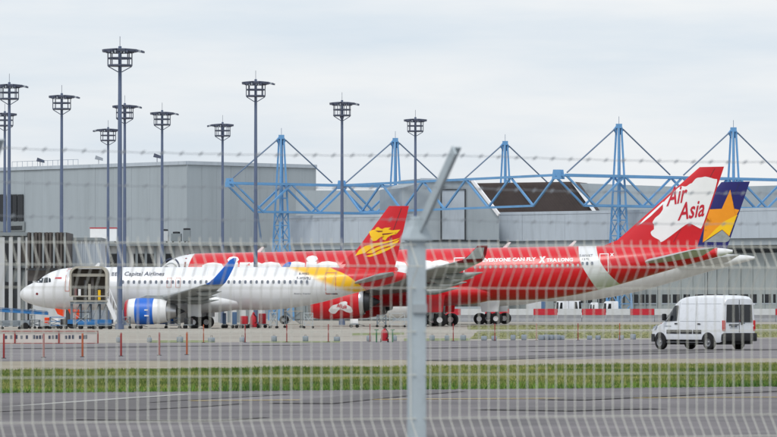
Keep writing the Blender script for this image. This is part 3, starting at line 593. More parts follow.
# logo on the near engine cowl
def eng_surf(a, z):
    zc = B.c0-2.75; k_ = max(-.98, min(.98, (z-zc)/1.74)); return -9.37-1.775*math.sqrt(1-k_*k_)
B.poly('cowl_logo', k([(462,192),(490,158),(530,150),(565,130),(600,126),(612,140),(602,150),(640,172),(648,205),(632,218),(600,212),(560,190),(540,192),(510,225),(480,222),(462,205)], (270,285), 7.77), 'white_decal', B.root, -10.6, eng_surf, .03)
B.text('Air', (337.5,307.6), (342.8,303.4), 'red_decal', -10.6, .02, .35, .1, lambda a, z: eng_surf(a, z)-.03, 'lettering', B.root)
B.text('Asia', (340.5,309.2), (347.6,305.2), 'red_decal', -10.6, .02, .35, .1, lambda a, z: eng_surf(a, z)-.03, 'lettering', B.root)
# far widebody: tail end shows beyond the red one
C = Plane('widebody_airliner', 'white widebody airliner with yellow star on a navy tail fin, behind the red one', 230, 540.5, 63.69, 4.9, 1.0, YAW, secW)
mC = livery('livery_plain_white', (226,228,230), [])
C.fuselage(mC)
C.fin((724,182),(752.5,182),(668,250),(728,250), 'navy_paint', 1.6, (650,254))
fc_ = C.finsurf; yy_ = lambda L: k(L, (657,180), 6.43)
C.poly('grey_panel', yy_([(318,398),(430,322),(482,372),(470,392),(452,400)]), 'grey_paint', C.finobj, 0, fc_)
C.poly('star', yy_([(487,62),(506,184),(542,192),(520,232),(474,362),(430,320),(304,402),(366,270),(318,222),(330,190),(430,185)]), 'orange_paint', C.finobj, 0, lambda a, z: fc_(a, z)-.02)
C.poly('star_facet', yy_([(530,222),(520,240),(476,358),(430,318),(306,400),(385,318),(440,268)]), 'yellow_paint', C.finobj, 0, lambda a, z: fc_(a, z)-.045)
widebody(C, 'wing_grey', 'navy_paint', 'white_paint', 'white_paint', 'stab_grey')
# ------------------------------------------------------------------ floodlight masts
MAST_H = 25.8
def make_mast(label, side, n_extra):
    t = thing('floodlight_mast', label, 'floodlight', group='floodlight masts on the apron'); H = MAST_H
    MB().lathe([(0,.36),(.5,.36),(.52,.23),(H*.5,.19),(H-.2,.14),(H,.13),(H,.01)], (0,0,0), 'z', 16).build('pole', 'pole_steel', t, True)
    b = MB()
    for zz in (H-1.75, H-1.1): b.lathe([(zz-.07,1.02),(zz+.07,1.02),(zz+.07,.94),(zz-.07,.94),(zz-.07,1.02)], (0,0,0), 'z', 16)
    b.lathe([(H-1.84,.2),(H-1.84,1.0),(H-1.78,1.0),(H-1.78,.2)], (0,0,0), 'z', 16)
    bk = b.build('basket', 'lamp_dark', t)
    for j in range(8):
        a = 2*math.pi*j/8+.2; c, s = math.cos(a), math.sin(a)
        MB().bar((c*.98,s*.98,H-1.8), (c*.98,s*.98,H-.55), .08).build('upright', 'lamp_dark', bk)
        if j % 2 == 0: MB().bar((c*.15,s*.15,H-2.35), (c*.95,s*.95,H-1.85), .08).build('strut', 'pole_steel', bk)
    MB().lathe([(H-.62,1.15),(H-.42,1.15),(H-.42,1.02),(H-.62,1.02),(H-.62,1.15)], (0,0,0), 'z', 16).build('lamp_ring', 'lamp_dark', t)
    for j in range(9):
        a = 2*math.pi*j/9; c, s = math.cos(a), math.sin(a); m = MB()
        o = Vector((c*1.06, s*1.06, H-.38)); d = Vector((c, s, -.12)).normalized(); q = Vector((-s, c, 0)); up = d.cross(q)
        pts = [o+d*u*.36+q*v*.30+up*w_*.12 for u in (-1,1) for v, w_ in ((-1,-1),(1,-1),(1,1),(-1,1))]
        m.add(pts, [(3,2,1,0),(4,5,6,7)]+[(i,(i+1)%4,(i+1)%4+4,i+4) for i in range(4)]).build('lamp_head', 'lamp_dark', t)
    for j in range(n_extra):
        x = side*(1.34+.22*j); MB().prism([(x-.02*side,-.5+.04*j,H-.5-.05*j),(x+.19*side,-.5+.04*j,H-.53-.05*j),(x+.21*side,-.5+.04*j,H-.36-.05*j),(x,-.5+.04*j,H-.28-.05*j)], (0,1.0-.08*j,0)).build('lamp_head', 'lamp_glass' if j % 2 else 'lamp_dark', t)
    for j in range(7): MB().box(-.8+j*.24,-.66+j*.24,-1.28,-1.05,H-.66-.05*(j%2),H-.42).build('lamp_head', 'lamp_glass' if j % 3 else 'lamp_dark', t)
    MB().bar((0,0,H),(0,0,H+.9), .04).build('lightning_rod', 'lamp_dark', t)
    return t
masts = [(119.7,46,1,'tallest floodlight mast, nearest, standing before the airliner beside the boarding stair'),
 (255.6,79,1,'floodlight mast left of the leftmost blue pylon, its foot behind the white airliner'),
 (342,100,1,'floodlight mast between the first and second blue pylons'), (415.4,117,0,'small floodlight mast beside the grey fence post arm'),
 (222.5,122,-1,'short floodlight mast before the grey building with lamps reaching left, near the blue truss end'),
 (162,110,1,'slim floodlight mast standing alone before the middle of the big grey hangar wall'),
 (108,127,-1,'smallest floodlight mast with lamps reaching left, just left of the tallest one'),
 (124.6,103,1,'floodlight mast half hidden behind the tallest mast'), (61.5,93,1,'floodlight mast rising behind the dark louvred building'),
 (9,82,1,'taller of the two floodlight masts at the left edge of the photo'), (4.6,111,0,'shorter of the two floodlight masts at the left edge of the photo')]
protos = {}
for x, y, sd_, lab in masts:
    D = F*(MAST_H-CH)/(HY-y)
    if sd_ not in protos: o = protos[sd_] = make_mast(lab, sd_, 3 if sd_ else 0)
    else: o = copy_tree(protos[sd_])
    o.scale = (1.12,1.12,1) if y == 46 else (1,1,1); o['label'] = lab; o.location = (X_(x, D), D, 0); o.rotation_euler = (0,0,random.uniform(-.15,.15))
# ------------------------------------------------------------------ hangar with blue cable-stayed trusses
UX = Vector((18, 13, 0)); P1 = Vector((-16.9, 702, 0)); P4 = Vector((34.2, 660, 0)); ZT, ZB, ZA = 21.5, 17.1, 28.8
rowv = UX.normalized(); acr = Vector((-rowv.y, rowv.x, 0))
def pylon(P, label):
    t = thing('roof_pylon', label, 'pylon', P, group='blue hangar pylons')
    hw = lambda z: .26+(ZA-z)/ZA*1.15
    cs = [(-1,-1),(1,-1),(1,1),(-1,1)]
    pt = lambda i, z: rowv*hw(z)*cs[i][0]+acr*hw(z)*cs[i][1]+Vector((0,0,z))
    for i in range(4): MB().bar(pt(i,0), pt(i,ZA), .30).build('leg', 'truss_blue', t)
    lv = [0,2.6,5.2,7.8,10.3,12.7,15.0,17.1,19.3,21.5]
    for j, z in enumerate(lv[1:]):
        m = MB()
        for i in range(4): m.bar(pt(i,z), pt((i+1)%4,z), .16)
        m.build('ring_brace', 'truss_blue', t)
        if z <= 17.2:
            for i in (0, 3):
                MB().bar(pt(i,lv[j]), pt((i+1)%4,z), .13).build('cross_brace', 'truss_blue', t)
                MB().bar(pt((i+1)%4,lv[j]), pt(i,z), .12).build('cross_brace', 'truss_blue', t)
    m = MB(); m.box(-.45,.45,-.45,.45,ZA-.15,ZA+.5); m.build('cap', 'truss_blue', t)
    for sg in (-1, 1): 
        MB().prism([rowv*sg*.3+Vector((0,0,ZA+.3)), rowv*sg*.95+Vector((0,0,ZA-.35)), rowv*sg*.35+Vector((0,0,ZA-1.1))], acr*.25).build('cable_lug', 'truss_blue', t)
        MB().tube([rowv*sg*.8+Vector((0,0,ZA-.3)), rowv*sg*9.8+Vector((0,0,ZT+.4))], .11, 6).build('stay_cable', 'cable_steel', t)
    MB().bar((0,0,ZA+.5),(0,0,ZA+1.6), .07).build('lightning_rod', 'cable_steel', t)
    return t
order = ['first', 'second', 'third']
for P, lab in [(P1,'leftmost blue lattice pylon, before the tall grey hangar'), (P1+UX,'second blue pylon from the left, above the red and yellow fin'), (P1+2*UX,'third blue pylon from the left, above the brown wall'),
               (P4,'tallest blue pylon, above the red airliner rear fuselage'), (P4+UX,'blue pylon behind the star tail fin')]: pylon(P, lab)
def truss(name, label, a, b, n, off, ext=True):
    """Warren truss between two ground points; off = side spacing of the twin planes"""
    t = thing(name, label, 'roof truss', a, group='blue hangar roof trusses'); d = b-a; nn = Vector((-d.y, d.x, 0)).normalized()
    for o in ((-off, off) if off else (0,)):
        MB().bar(nn*o+Vector((0,0,ZT)), nn*o+d+Vector((0,0,ZT)), .36).build('top_chord', 'truss_blue', t)
        MB().bar(nn*o+d*(.5/n)+Vector((0,0,ZB)), nn*o+d*(1-.5/n)+Vector((0,0,ZB)), .32).build('bottom_chord', 'truss_blue', t)
        for i in range(n):
            for s_, e_ in ((i, i+.5), (i+1, i+.5)): MB().bar(nn*o+d*(s_/n)+Vector((0,0,ZT)), nn*o+d*(e_/n)+Vector((0,0,ZB)), .27).build('diagonal', 'truss_blue', t)
    if off:
        for i in range(n+1): MB().bar(nn*-off+d*(i/n)+Vector((0,0,ZT)), nn*off+d*(i/n)+Vector((0,0,ZT)), .22).build('cross_tie', 'truss_blue', t)
    for i in (0, n):
        MB().prism([d*(i/n)+Vector((-.7,0,ZT-.6)), d*(i/n)+Vector((.7,0,ZT-.6)), d*(i/n)+Vector((.5,0,ZT+.8)), d*(i/n)+Vector((-.5,0,ZT+.8))], nn*.2).build('gusset', 'truss_blue', t)
    return t
truss('roof_truss', 'blue roof truss carried by the three left pylons', P1-.44*UX, P1+2.5*UX, 6, 1.2)
truss('roof_truss', 'blue roof truss carried by the tallest pylon and running out at the right edge', P4-.5*UX, P4+2.5*UX, 6, 1.35)
truss('roof_truss', 'blue link truss crossing before the brown wall', P1+.52*UX, P4-.53*UX, 5, 0)
for e in (P1-.44*UX+Vector((4.2,3.0,0)),):
    t = tag(MB().tube([e+Vector((0,0,ZB-.2)), e+Vector((2.4,-1,0))], .16, 8).build('tie_rod', 'cable_steel', None, True), 'thin dark steel tie running down from the left end of the blue truss', 'tie rod')
# hangar body (local frame along its front)
hang = thing('maintenance_hangar', 'long grey hangar with overhanging fascia under the blue trusses', 'hangar', (0, 0, 0))
fa, fb_ = Vector((X_(293,711), 711, 0)), Vector((X_(800,650), 650, 0))
fd = (fb_-fa).normalized(); fn = Vector((-fd.y, fd.x, 0)); FL = (fb_-fa).length+8
def fbox(u0, u1, v0, v1, z0, z1):
    m = MB(); c = [fa+fd*u+fn*v for u, v in ((u0,v0),(u1,v0),(u1,v1),(u0,v1))]
    return m.prism([p+Vector((0,0,z0)) for p in c], (0,0,z1-z0))
fbox(0, FL, 0, 30, 0, 16.0).build('wall', 'hangar_door', hang)
np_ = 13
for i in range(np_):       # fascia panels
    u0, u1 = FL*i/np_, FL*(i+1)/np_
    fbox(u0+.02, u1-.02, -3.2-.012*(i%3), -.004, 12.2, 16.45).build('fascia_panel', 'hangar_light', hang)
    fbox(u0+.02, u1-.02, -2.8, -.03, 11.2, 12.19).build('soffit', 'hangar_grey', hang)
    fbox(u0+.05, u1-.05, -.25-.1*(i%2), -.002, .2, 10.1).build('door_leaf', 'hangar_door', hang)
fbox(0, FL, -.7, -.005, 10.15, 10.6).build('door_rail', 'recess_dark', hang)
fbox(0, FL, -3.28, -3.22, 16.2, 16.62).build('eaves_trim', 'hangar_light', hang)
i = 0; u = FL*.50
while u < FL-.5:
    w_ = 1.5 if i % 3 else 1.1
    pn = fbox(u, u+w_, -.44, -.37, 2.7, 4.0).build('window', 'glass_dark', hang)
    fbox(u-.08, u+w_+.08, -.425, -.36, 2.55, 2.69).build('sill', 'hangar_light', pn)
    u += w_+(.45 if i % 3 else 1.0); i += 1
u = .6
while u < FL:
    fbox(u, u+.16, -.50, -.355, .2, 10.0).build('door_rib', 'hangar_door', hang); u += 2.15
# raised parts behind the trusses
def slab(name, px, D, depth, m, label, cat):
    pts = [W(x, y, D) for x, y in px]; return tag(MB().prism(pts, (depth*.3, depth, 0)).build(name, m), label, cat)
TD = lambda x: 693.2-(x-402)*.167
def WT(x, y, f=0.): return W(x, y, TD(x)-f)
o = tag(MB().prism([WT(*p) for p in [(402,322),(402,188),(421,182.5),(421,178.6),(471.5,180.2),(499,215),(499,322)]], (-3.5,11,0)).build('stair_tower', 'hangar_grey'), 'pale grey gable block beside the fence post arm, left of the brown wall', 'building')
MB().prism([WT(442.2,239.4,.3), WT(442.2,190,.3), WT(464.5,190,.3), WT(464.5,239.4,.3)], (0,.25,0)).build('door_leaf', 'hangar_light', o)
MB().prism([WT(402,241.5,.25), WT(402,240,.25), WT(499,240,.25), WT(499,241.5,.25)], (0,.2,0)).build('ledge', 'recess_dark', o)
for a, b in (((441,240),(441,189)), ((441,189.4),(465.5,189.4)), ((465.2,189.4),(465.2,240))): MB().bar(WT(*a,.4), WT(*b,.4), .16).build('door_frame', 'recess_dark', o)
MB().bar(WT(472.2,180,.4), WT(499,214.8,.4), .28, .5).build('white_verge_board', 'white_decal', o)
MB().bar(WT(421,179,.4), WT(472,180.4,.4), .3).build('roof_trim', 'hangar_light', o)
o = slab('brown_roof_wall', [(472,183.2),(574,181.6),(600,217),(497,217)], 694, 8, 'hangar_brown', 'dark brown corrugated roof slope behind the blue link truss', 'roof')
for i in range(34):
    x = 476+i*2.95; a, b = W(x, 183.4, 693.85), W(x+25, 216.6, 693.85); MB().bar(a, b, .10, .10).build('roof_rib', 'hangar_brown', o)
MB().bar(W(572.6,181.4,693.4), W(598.4,216.5,693.4), .34, .5).build('white_verge_board', 'white_decal', o)
slab('upper_hangar_block', [(575,183),(700,187.5),(830,184),(830,220),(600,220)], 697, 20, 'hangar_grey', 'upper grey hangar wall behind the tallest pylon and the star tail', 'building')
slab('rear_hangar', [(296,250),(296,190.5),(421,190),(421,250)], 770, 20, 'hangar_grey', 'lower flat-topped grey hangar behind the second blue pylon', 'hangar')
# big grey hangar at left
c0_ = W(187,161.5,800); l0 = W(-60,171,850); r0 = W(316,165.2,821)
H_ = c0_.z; back = Vector((-8, 60, 0))
gh = thing('grey_hangar', 'huge plain grey windowless hangar at left with its corner towards the apron', 'hangar', (c0_.x, c0_.y, 0))
ex = Vector((r0.x-c0_.x, r0.y-c0_.y, 0)); ey = Vector((l0.x-c0_.x, l0.y-c0_.y, 0))
MB().prism([Vector((0,0,0)), ex, ex+ey, ey], (0,0,H_)).build('wall', 'hangar_grey', gh)
for vec, nn, n in ((ex, Vector((ex.y,-ex.x,0)).normalized(), 9), (ey, Vector((-ey.y,ey.x,0)).normalized(), 14)):
    for i in range(n):
        a, b = vec*((i+.002)/n), vec*((i+.992)/n)
        MB().prism([a, b, b+nn*(.03+.02*(i%2)), a+nn*(.03+.02*(i%2))], (0,0,H_-.6)).build('cladding_panel', 'hangar_grey', gh)
    MB().prism([Vector((0,0,H_-.55)), vec+Vector((0,0,H_-.55)), vec+nn*.3+Vector((0,0,H_-.55)), nn*.3+Vector((0,0,H_-.55))], (0,0,.65)).build('parapet', 'hangar_light', gh)
ny = Vector((-ey.y,ey.x,0)).normalized()
def on_left(x, y0, y1, w, m, name, par):
    # place a piece on the left face at photo column x
    kx = (x-CX)/F; t_ = (kx*c0_.y-c0_.x)/(ey.x-kx*ey.y); p = ey*t_; D = c0_.y+p.y; wd = w/F*D/abs(ey.normalized().x)
    e = ey.normalized(); return MB().prism([p+ny*.2+Vector((0,0,Z_(y0,D))), p+ny*.2+Vector((0,0,Z_(y1,D))), p+ny*.2-e*wd+Vector((0,0,Z_(y1,D))), p+ny*.2-e*wd+Vector((0,0,Z_(y0,D)))], ny*.14).build(name, m, par)
for x, w in ((0,7.5), (9,4.2), (13.6,4.6), (18.7,6)): 
    wn = on_left(x, 221, 194.5, w, 'glass_dark', 'window', gh)
on_left(0, 231.5, 222, 28, 'building_grey', 'ledge', gh); on_left(9, 230.5, 226, 16, 'recess_dark', 'vent_strip', gh)
for x in np.linspace(12, 78, 14):
    kx = (x-CX)/F; t_ = (kx*c0_.y-c0_.x)/(ey.x-kx*ey.y); p = ey*t_; MB().bar(p+Vector((0,0,H_)), p+Vector((0,0,H_+1.1)), .06).build('roof_railing', 'cable_steel', gh)
kx = (12-CX)/F; ta = (kx*c0_.y-c0_.x)/(ey.x-kx*ey.y); kx = (78-CX)/F; tb = (kx*c0_.y-c0_.x)/(ey.x-kx*ey.y)
MB().bar(ey*ta+Vector((0,0,H_+1.1)), ey*tb+Vector((0,0,H_+1.1)), .06).build('roof_railing', 'cable_steel', gh)
for i, (x, m) in enumerate(((40,'lamp_dark'), (98.5,'lamp_glass'), (157,'lamp_dark'))):
    kx = (x-CX)/F; t_ = (kx*c0_.y-c0_.x)/(ey.x-kx*ey.y); p = ey*t_
    f = MB(); f.bar(p+Vector((0,0,H_)), p+Vector((0,0,H_+1.2)), .12); f.prism([p+Vector((-.7,-.3,H_+1.0)), p+Vector((.8,-.3,H_+.7)), p+Vector((.8,-.3,H_+1.2)), p+Vector((-.5,-.3,H_+1.7))], (0,.6,0)); f.build('roof_floodlight', m, gh)
# low terminal-side buildings
def bld(name, label, cat, x0, x1, ytop, D, depth, m):
    t = thing(name, label, cat, (X_(x0,D), D, 0)); w = X_(x1,D)-X_(x0,D); h = Z_(ytop,D)
    MB().box(0, w, 0, depth, 0, h).build('wall', m, t)
    return t, w, h, (lambda x: X_(x,D)-X_(x0,D)), (lambda y: Z_(y,D))
t, w, h, u, v = bld('office_block', 'low white panelled building with grey columns behind the white airliner', 'building', 98, 262, 246, 600, 14, 'panel_white')
MB().box(-.3, w+.3, -1.2, 14.2, h-.01, h+.45).build('roof_slab', 'building_grey', t)
for i in range(18):
    x = u(100+i*9.2); MB().box(x-.16, x+.16, -.5, -.004, 0, h-.02).build('column', 'building_grey', t)
for a, b in ((109.5,117.5), (134,144.5), (146,156), (66+100,172), (200,206), (214,224)):
    fr = MB().box(u(a)-.08, u(b)+.08, -.10, -.003, v(266.5), v(253.5)).build('window', 'building_grey', t)
    MB().box(u(a), u(b), -.14, -.102, v(266), v(254)).build('pane', 'glass_dark', fr)
for x0, x1, y0, y1, m, lab in ((90,116.5,228.5,238.5,'white_paint','white box unit with a red top edge on the low roof beside the tallest mast'), (160,168,231,240,'building_white','small white plant unit on the low roof left of the slim mast'),
                          (171,181,233.5,241,'building_grey','low grey plant unit on the office roof near its middle'), (183,190,230,241,'building_grey','grey upright plant unit at the right of the office roof')):
    D = 604; z0 = h+.47
    o = thing('roof_unit', lab, 'roof unit', (X_(x0,D), D, z0)); ww = X_(x1,D)-X_(x0,D); hh = Z_(y0,D)-z0
    MB().box(0, ww, 0, 2.4, .25, hh).build('casing', m, o)
    for q in (.15, ww-.3): MB().box(q, q+.15, .2, 2.2, 0, .26).build('foot', 'dark_metal', o)
    if x0 == 90: MB().box(-.05, ww+.05, -.05, 2.45, hh+.003, hh+.14).build('red_edge', 'barrier_red', o)
    else: MB().lathe([(hh+.003,.5),(hh+.25,.5),(hh+.3,.05)], (ww/2,1.2,0), 'z', 12).build('fan_hood', 'dark_metal', o)
t, w, h, u, v = bld('louvred_building', 'dark brown louvred block behind the airliner nose', 'building', 27.5, 67, 232.5, 458, 9, 'louvre_brown')
for i in range(11):
    x = u(29+i*3.6); MB().box(x-.10, x+.10, -.35, -.004, v(268), h+.02).build('louvre_fin', 'building_grey' if i % 3 == 1 else 'louvre_brown', t)
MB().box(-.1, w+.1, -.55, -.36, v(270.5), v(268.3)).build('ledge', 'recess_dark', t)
MB().box(u(33), u(66), -.30, -.005, 0, v(281)).build('lower_wall', 'building_white', t)
MB().box(u(28.2), u(32.6), -.2, -.006, 0, v(281)).build('doorway', 'glass_dark', t)
t, w, h, u, v = bld('white_column_building', 'pale building with white columns at the left edge beside the dark louvres', 'building', -40, 27.3, 233.5, 461, 8, 'building_grey')
MB().box(-.1, w, -.6, -.004, h-.25, h+.1).build('roof_edge', 'building_grey', t)
for x0, x1 in ((-38,-33), (-26,-20), (-12,-8), (0,5), (9.2,13), (17.8,21), (25.8,27.8)):
    MB().box(u(x0), u(x1), -.45, -.005, 0, h-.36).build('column', 'building_white', t)
for x0, x1, y0, y1, m in ((5.2,9,243,262,'glass_dark'),(13.2,17.6,243,262,'glass_dark'),(21.2,25.6,243,262,'louvre_brown'),(9,25,268,269.5,'recess_dark'),(5.2,9,282,308,'glass_dark'),(13.2,17.6,282,308,'recess_dark'),(-20,-12,243,262,'glass_dark')):
    fr = MB().box(u(x0), u(x1), -.2, -.006, v(y1), v(y0)).build('window', m, t)
t, w, h, u, v = bld('grey_annex', 'light grey ribbed annex right of the dark louvred block', 'building', 67.2, 100.5, 240.5, 466, 8, 'hangar_light')
for i in range(8):
    x = u(69+i*4.2); MB().box(x-.07, x+.07, -.15, -.004, 0, h).build('wall_rib', 'hangar_light', t)
MB().box(-.1, w+.1, -.25, 8.1, h+.003, h+.3).build('roof_edge', 'building_grey', t)
# ------------------------------------------------------------------ red and white barriers in front of the hangar
ORD = ['zeroth','first','second','third','fourth','fifth','sixth','seventh','eighth','ninth','tenth','eleventh','twelfth','thirteenth','fourteenth','fifteenth','sixteenth','seventeenth','eighteenth']
def beside(xs, x, mark_px, mark):          # 'third ... left of the extinguisher'
    left = sorted([q for q in xs if q < mark_px], reverse=True); right = sorted([q for q in xs if q >= mark_px])
    return (ORD[left.index(x)+1], 'left of '+mark) if x in left else (ORD[right.index(x)+1], 'right of '+mark)
DB = 622; s_ = F/DB; x = 436.5; i = 0
while x < 800:
    red = i % 2 == 0; X0, X1 = X_(x,DB)+.03, X_(x+24.2,DB)-.03
    o = thing('barrier_block', '', 'barrier', ((X0+X1)/2, DB, 0), 0, 'red and white barriers along the hangar road')
    hw = (X1-X0)/2
    m = MB().add([(sx*hw, y, z) for sx in (-1,1) for y, z in ((-.45,0),(.45,0),(.42,.22),(.2,.55),(.17,.98),(-.17,.98),(-.2,.55),(-.42,.22))],
        [tuple(range(8))[::-1], tuple(range(8,16))]+[(j,(j+1)%8,(j+1)%8+8,j+8) for j in range(8)]); m.build('base', 'concrete_base', o)
    MB().box(-hw, hw, -.20, .20, .985, 1.86).build('board', 'barrier_red' if red else 'barrier_white', o)
    far_b = [436.5+24.2*q for q in range(16)]; same = [far_b[q] for q in range(16) if (q % 2 == 0) == red]; w1 = 'red' if red else 'white'
    xk = min(same, key=lambda q: abs(q-x)); od = beside(same, xk, 640, 'the white panel van'); od = (od[0], od[1] if xk < 640 else 'of those behind or right of the van')
    o['label'] = f'{w1} topped concrete barrier block, {od[0]} {od[1]}'
    x += 24.2; i += 1
# parked vehicles behind the barriers
def small_van(px0, px1, ytop, D, m, label, flip=1, cat='van'):
    L = X_(px1,D)-X_(px0,D); H = Z_(ytop,D); t = thing('parked_van', label, cat, (X_((px0+px1)/2,D), D, 0), 0 if flip > 0 else math.pi, 'vehicles parked before the hangar')
    pr = [(0,.35),(0,.95),(.05*L,1.1),(.2*L,1.25),(.33*L,H*.93),(.42*L,H),(.98*L,H),(L,H*.9),(L,.35)]
    me = MB().prism([(a-L/2,-.95,z) for a, z in pr], (0,1.9,0)).mesh(); obj('body', bevel(me, .08, 2), m, t)
    for q, r_ in (((.24,1.3),(.42,H*.9)), ((.46,1.45),(.66,H*.88))):
        for yy in (-.975,.955): MB().prism([(q[0]*L-L/2,yy,q[1]),(r_[0]*L-L/2,yy,q[1]),(r_[0]*L-L/2,yy,r_[1]),(max(q[0]+.08,r_[0]-.12)*L-L/2,yy,r_[1])], (0,.02,0)).build('side_window', 'glass_dark', t)
    for a in (.18, .8):
        for yy in (-.85,.85):
            w_ = MB().lathe([(-.11,.12),(-.11,.3),(-.07,.34),(.07,.34),(.11,.3),(.11,.12)], (a*L-L/2,yy,.34), 'y', 18).build('tyre', 'black_rubber', t, True)
            MB().lathe([(-.09,.01),(-.1,.18),(.1,.18),(.09,.01)], (a*L-L/2,yy,.34), 'y', 14).build('rim', 'silver', w_, True)
    return t
small_van(551,568,300,644,'van_white','small white van parked left of the white block van, behind the barriers')
small_van(568.5,586,299.2,647,'van_white','white box van parked behind the barriers under the slogan end', -1)
small_van(586.5,598,302.5,641,'van_white','low white car parked behind the barriers', 1, 'car')
small_van(597,618,301.2,645,'van_white','white van parked left of the blue pylon foot')
# ------------------------------------------------------------------ posts, blocks and fire point beside the apron road
def marker_post(x, ybase, h, m, label, grp, r=.04):
    p = G(x, ybase); t = thing('marker_post', label, 'post', p, 0, grp)
    MB().lathe([(0,r),(h-.03,r*.95),(h,r*.5),(h,.001)], (0,0,0), 'z', 10).build('shaft', m, t, True)
    MB().box(-.09,.09,-.09,.09,0,.03).build('base_plate', 'dark_metal', t)
    return t
row1 = [(4,358.6,'post_red'),(43.8,357.8,'post_red'),(82.6,357.2,'post_rust'),(121.2,356.4,'post_red'),(159.4,355.6,'post_red'),(187,355,'post_rust')]
nm = ['first from the left','second from the left','third from the left','fourth from the left, below the tallest mast','fifth from the left','last at the right']
for (x, y, m), q in zip(row1, nm): marker_post(x, y, .95, m, ('rust brown' if m == 'post_rust' else 'red')+f' marker post in the near row, {q}', 'near row of marker posts')
for i in range(15):
    x = 203.6+i*41.6; y = 342.9-i*.28
    if 409 < x < 428: continue
    far_x = [203.6+j*41.6 for j in range(15) if not 409 < 203.6+j*41.6 < 428]; od = beside(far_x, x, 418, 'the big fence post')
    m = 'post_rust' if i in (0, 8, 10) else 'post_red'
    marker_post(x, y, 1.02, m, f"thin {'rust brown' if m == 'post_rust' else 'red'} marker post of the far row, {od[0]} {od[1]}", 'far row of marker posts', .03)
blocks = [119,149.5,180,211.5,242.5,274,305.5,337,369,394.5,432,447,463,484,494,513,524,541,546,551,557,562,589.5,598,621,633]
for i, x in enumerate(blocks):
    p = G(x, 342.6-(x-119)*.006); s1 = random.uniform(.85,1.15)
    me = bevel(MB().box(-.15*s1,.15*s1,-.15,.15,0,.30*random.uniform(.85,1.15)).mesh(), .03, 1)
    o = thing('concrete_block', 'small grey concrete block on the road edge, %s %s' % beside(blocks, x, 384.5, 'the red extinguisher'), 'block', p, random.uniform(-.4,.4), 'small concrete blocks along the road edge')
    obj('block', me, 'block_grey', o); MB().tube([(-.05,0,.27),(-.05,0,.37),(.05,0,.37),(.05,0,.27)], .012, 6).build('lifting_loop', 'dark_metal', o)
# fire point
p = G(384.5, 342.4); t = thing('fire_extinguisher', 'red wheeled fire extinguisher standing between green posts', 'fire extinguisher', p)
MB().lathe([(.08,.02),(.08,.17),(.12,.2),(.62,.2),(.70,.12),(.74,.05),(.80,.05),(.80,.01)], (0,0,0), 'z', 18).build('cylinder', 'barrier_red', t, True)
MB().bar((-.1,-.05,.82),(.12,-.05,.86), .05).build('valve', 'black_plastic', t)
MB().tube([(.05,-.1,.8),(.2,-.2,.6),(.2,-.21,.3),(.1,-.2,.2)], .025, 8).build('hose', 'black_rubber', t, True)
for sx in (-.2,.2): MB().lathe([(-.04,.02),(-.04,.11),(.04,.11),(.04,.02)], (0,0,0), 'x', 14).build('wheel', 'black_rubber', t, True).location = (sx,.08,.11)
f = thing('guard_frame', 'green metal guard posts either side of the red extinguisher', 'frame', p+Vector((0,.15,0)))
for sx in (-.45,.45):
    MB().tube([(sx,0,0),(sx,0,.72)], .04, 8).build('post', 'green_paint', f, True); MB().bar((sx-.12,0,.7),(sx+.12,0,.7), .05).build('arm', 'green_paint', f)
# banner barrier at the left
D = 241; t = thing('banner_barrier', 'low red framed barrier with a pale lettered banner at the left edge', 'barrier', (X_(0,D), D, 0)); uu = lambda x: X_(x,D)-X_(0,D)
for y in (331.3, 343.6): MB().bar((uu(-14),0,Z_(y,D)*1), (uu(98),0,Z_(y,D)), .07).build('rail', 'post_red', t)
for x in (-12, 15, 59, 98): MB().bar((uu(x),0,-0.0), (uu(x),0,Z_(330.6,D)), .07).build('upright', 'post_red', t)
bn = MB().box(uu(-11), uu(97), .04, .06, max(.05,Z_(342.6,D)), Z_(332.4,D)).build('banner', 'banner', t)
for i, x in enumerate(list(np.arange(5,28,5.2))+[33,36,39,42,48.5,52,55.5,65,68.5,72,79,82.5,85]):
    MB().box(uu(x), uu(x+2.2), .030, .038, Z_(338.9,D), Z_(335.6-.3*(i%3),D)).build('mark', 'text_dark', bn)
# ------------------------------------------------------------------ ground equipment round the parked airliners
D = 421; Lx = lambda x: X_(x, D); Lz = lambda y: Z_(y, D)
t = thing('boarding_stair', 'covered boarding stair with rounded beige hood at the front door of the white airliner', 'boarding stair', (Lx(88), D, 0)); lx = lambda x: Lx(x)-Lx(88)
def hood_pts(x0, x1, zt, zb, r, n=6):
    P = [(x0, zb)]
    for i in range(n+1): q = math.pi-math.pi/2*i/n; P.append((x0+r+r*math.cos(q), zt-r+r*math.sin(q)))
    for i in range(n+1): q = math.pi/2-math.pi/2*i/n; P.append((x1-r+r*math.cos(q), zt-r+r*math.sin(q)))
    P.append((x1, zb)); return P
o_, i_ = hood_pts(lx(69.5), lx(108), Lz(266.2), Lz(296), .75), hood_pts(lx(71.6), lx(105.4), Lz(268.2), Lz(296), .62)
n = len(o_); vs = [(x,y,z) for y in (-.2,2.2) for P in (o_, i_) for x, z in P]
fs = []
for j in range(n-1):
    fs += [(j,j+1,n+j+1,n+j), (2*n+j,3*n+j,3*n+j+1,2*n+j+1), (j,2*n+j,2*n+j+1,j+1), (n+j,n+j+1,3*n+j+1,3*n+j)]
mesh_h = mesh(vs, fs, True, 50); obj('hood', mesh_h, 'canopy_beige', t)
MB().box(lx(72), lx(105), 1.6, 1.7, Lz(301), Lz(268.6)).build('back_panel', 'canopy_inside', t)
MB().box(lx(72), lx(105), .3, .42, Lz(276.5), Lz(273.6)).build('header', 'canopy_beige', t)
MB().box(lx(70.5), lx(107), -.4, 2.2, Lz(304), Lz(301.5)).build('platform', 'equipment_grey', t)
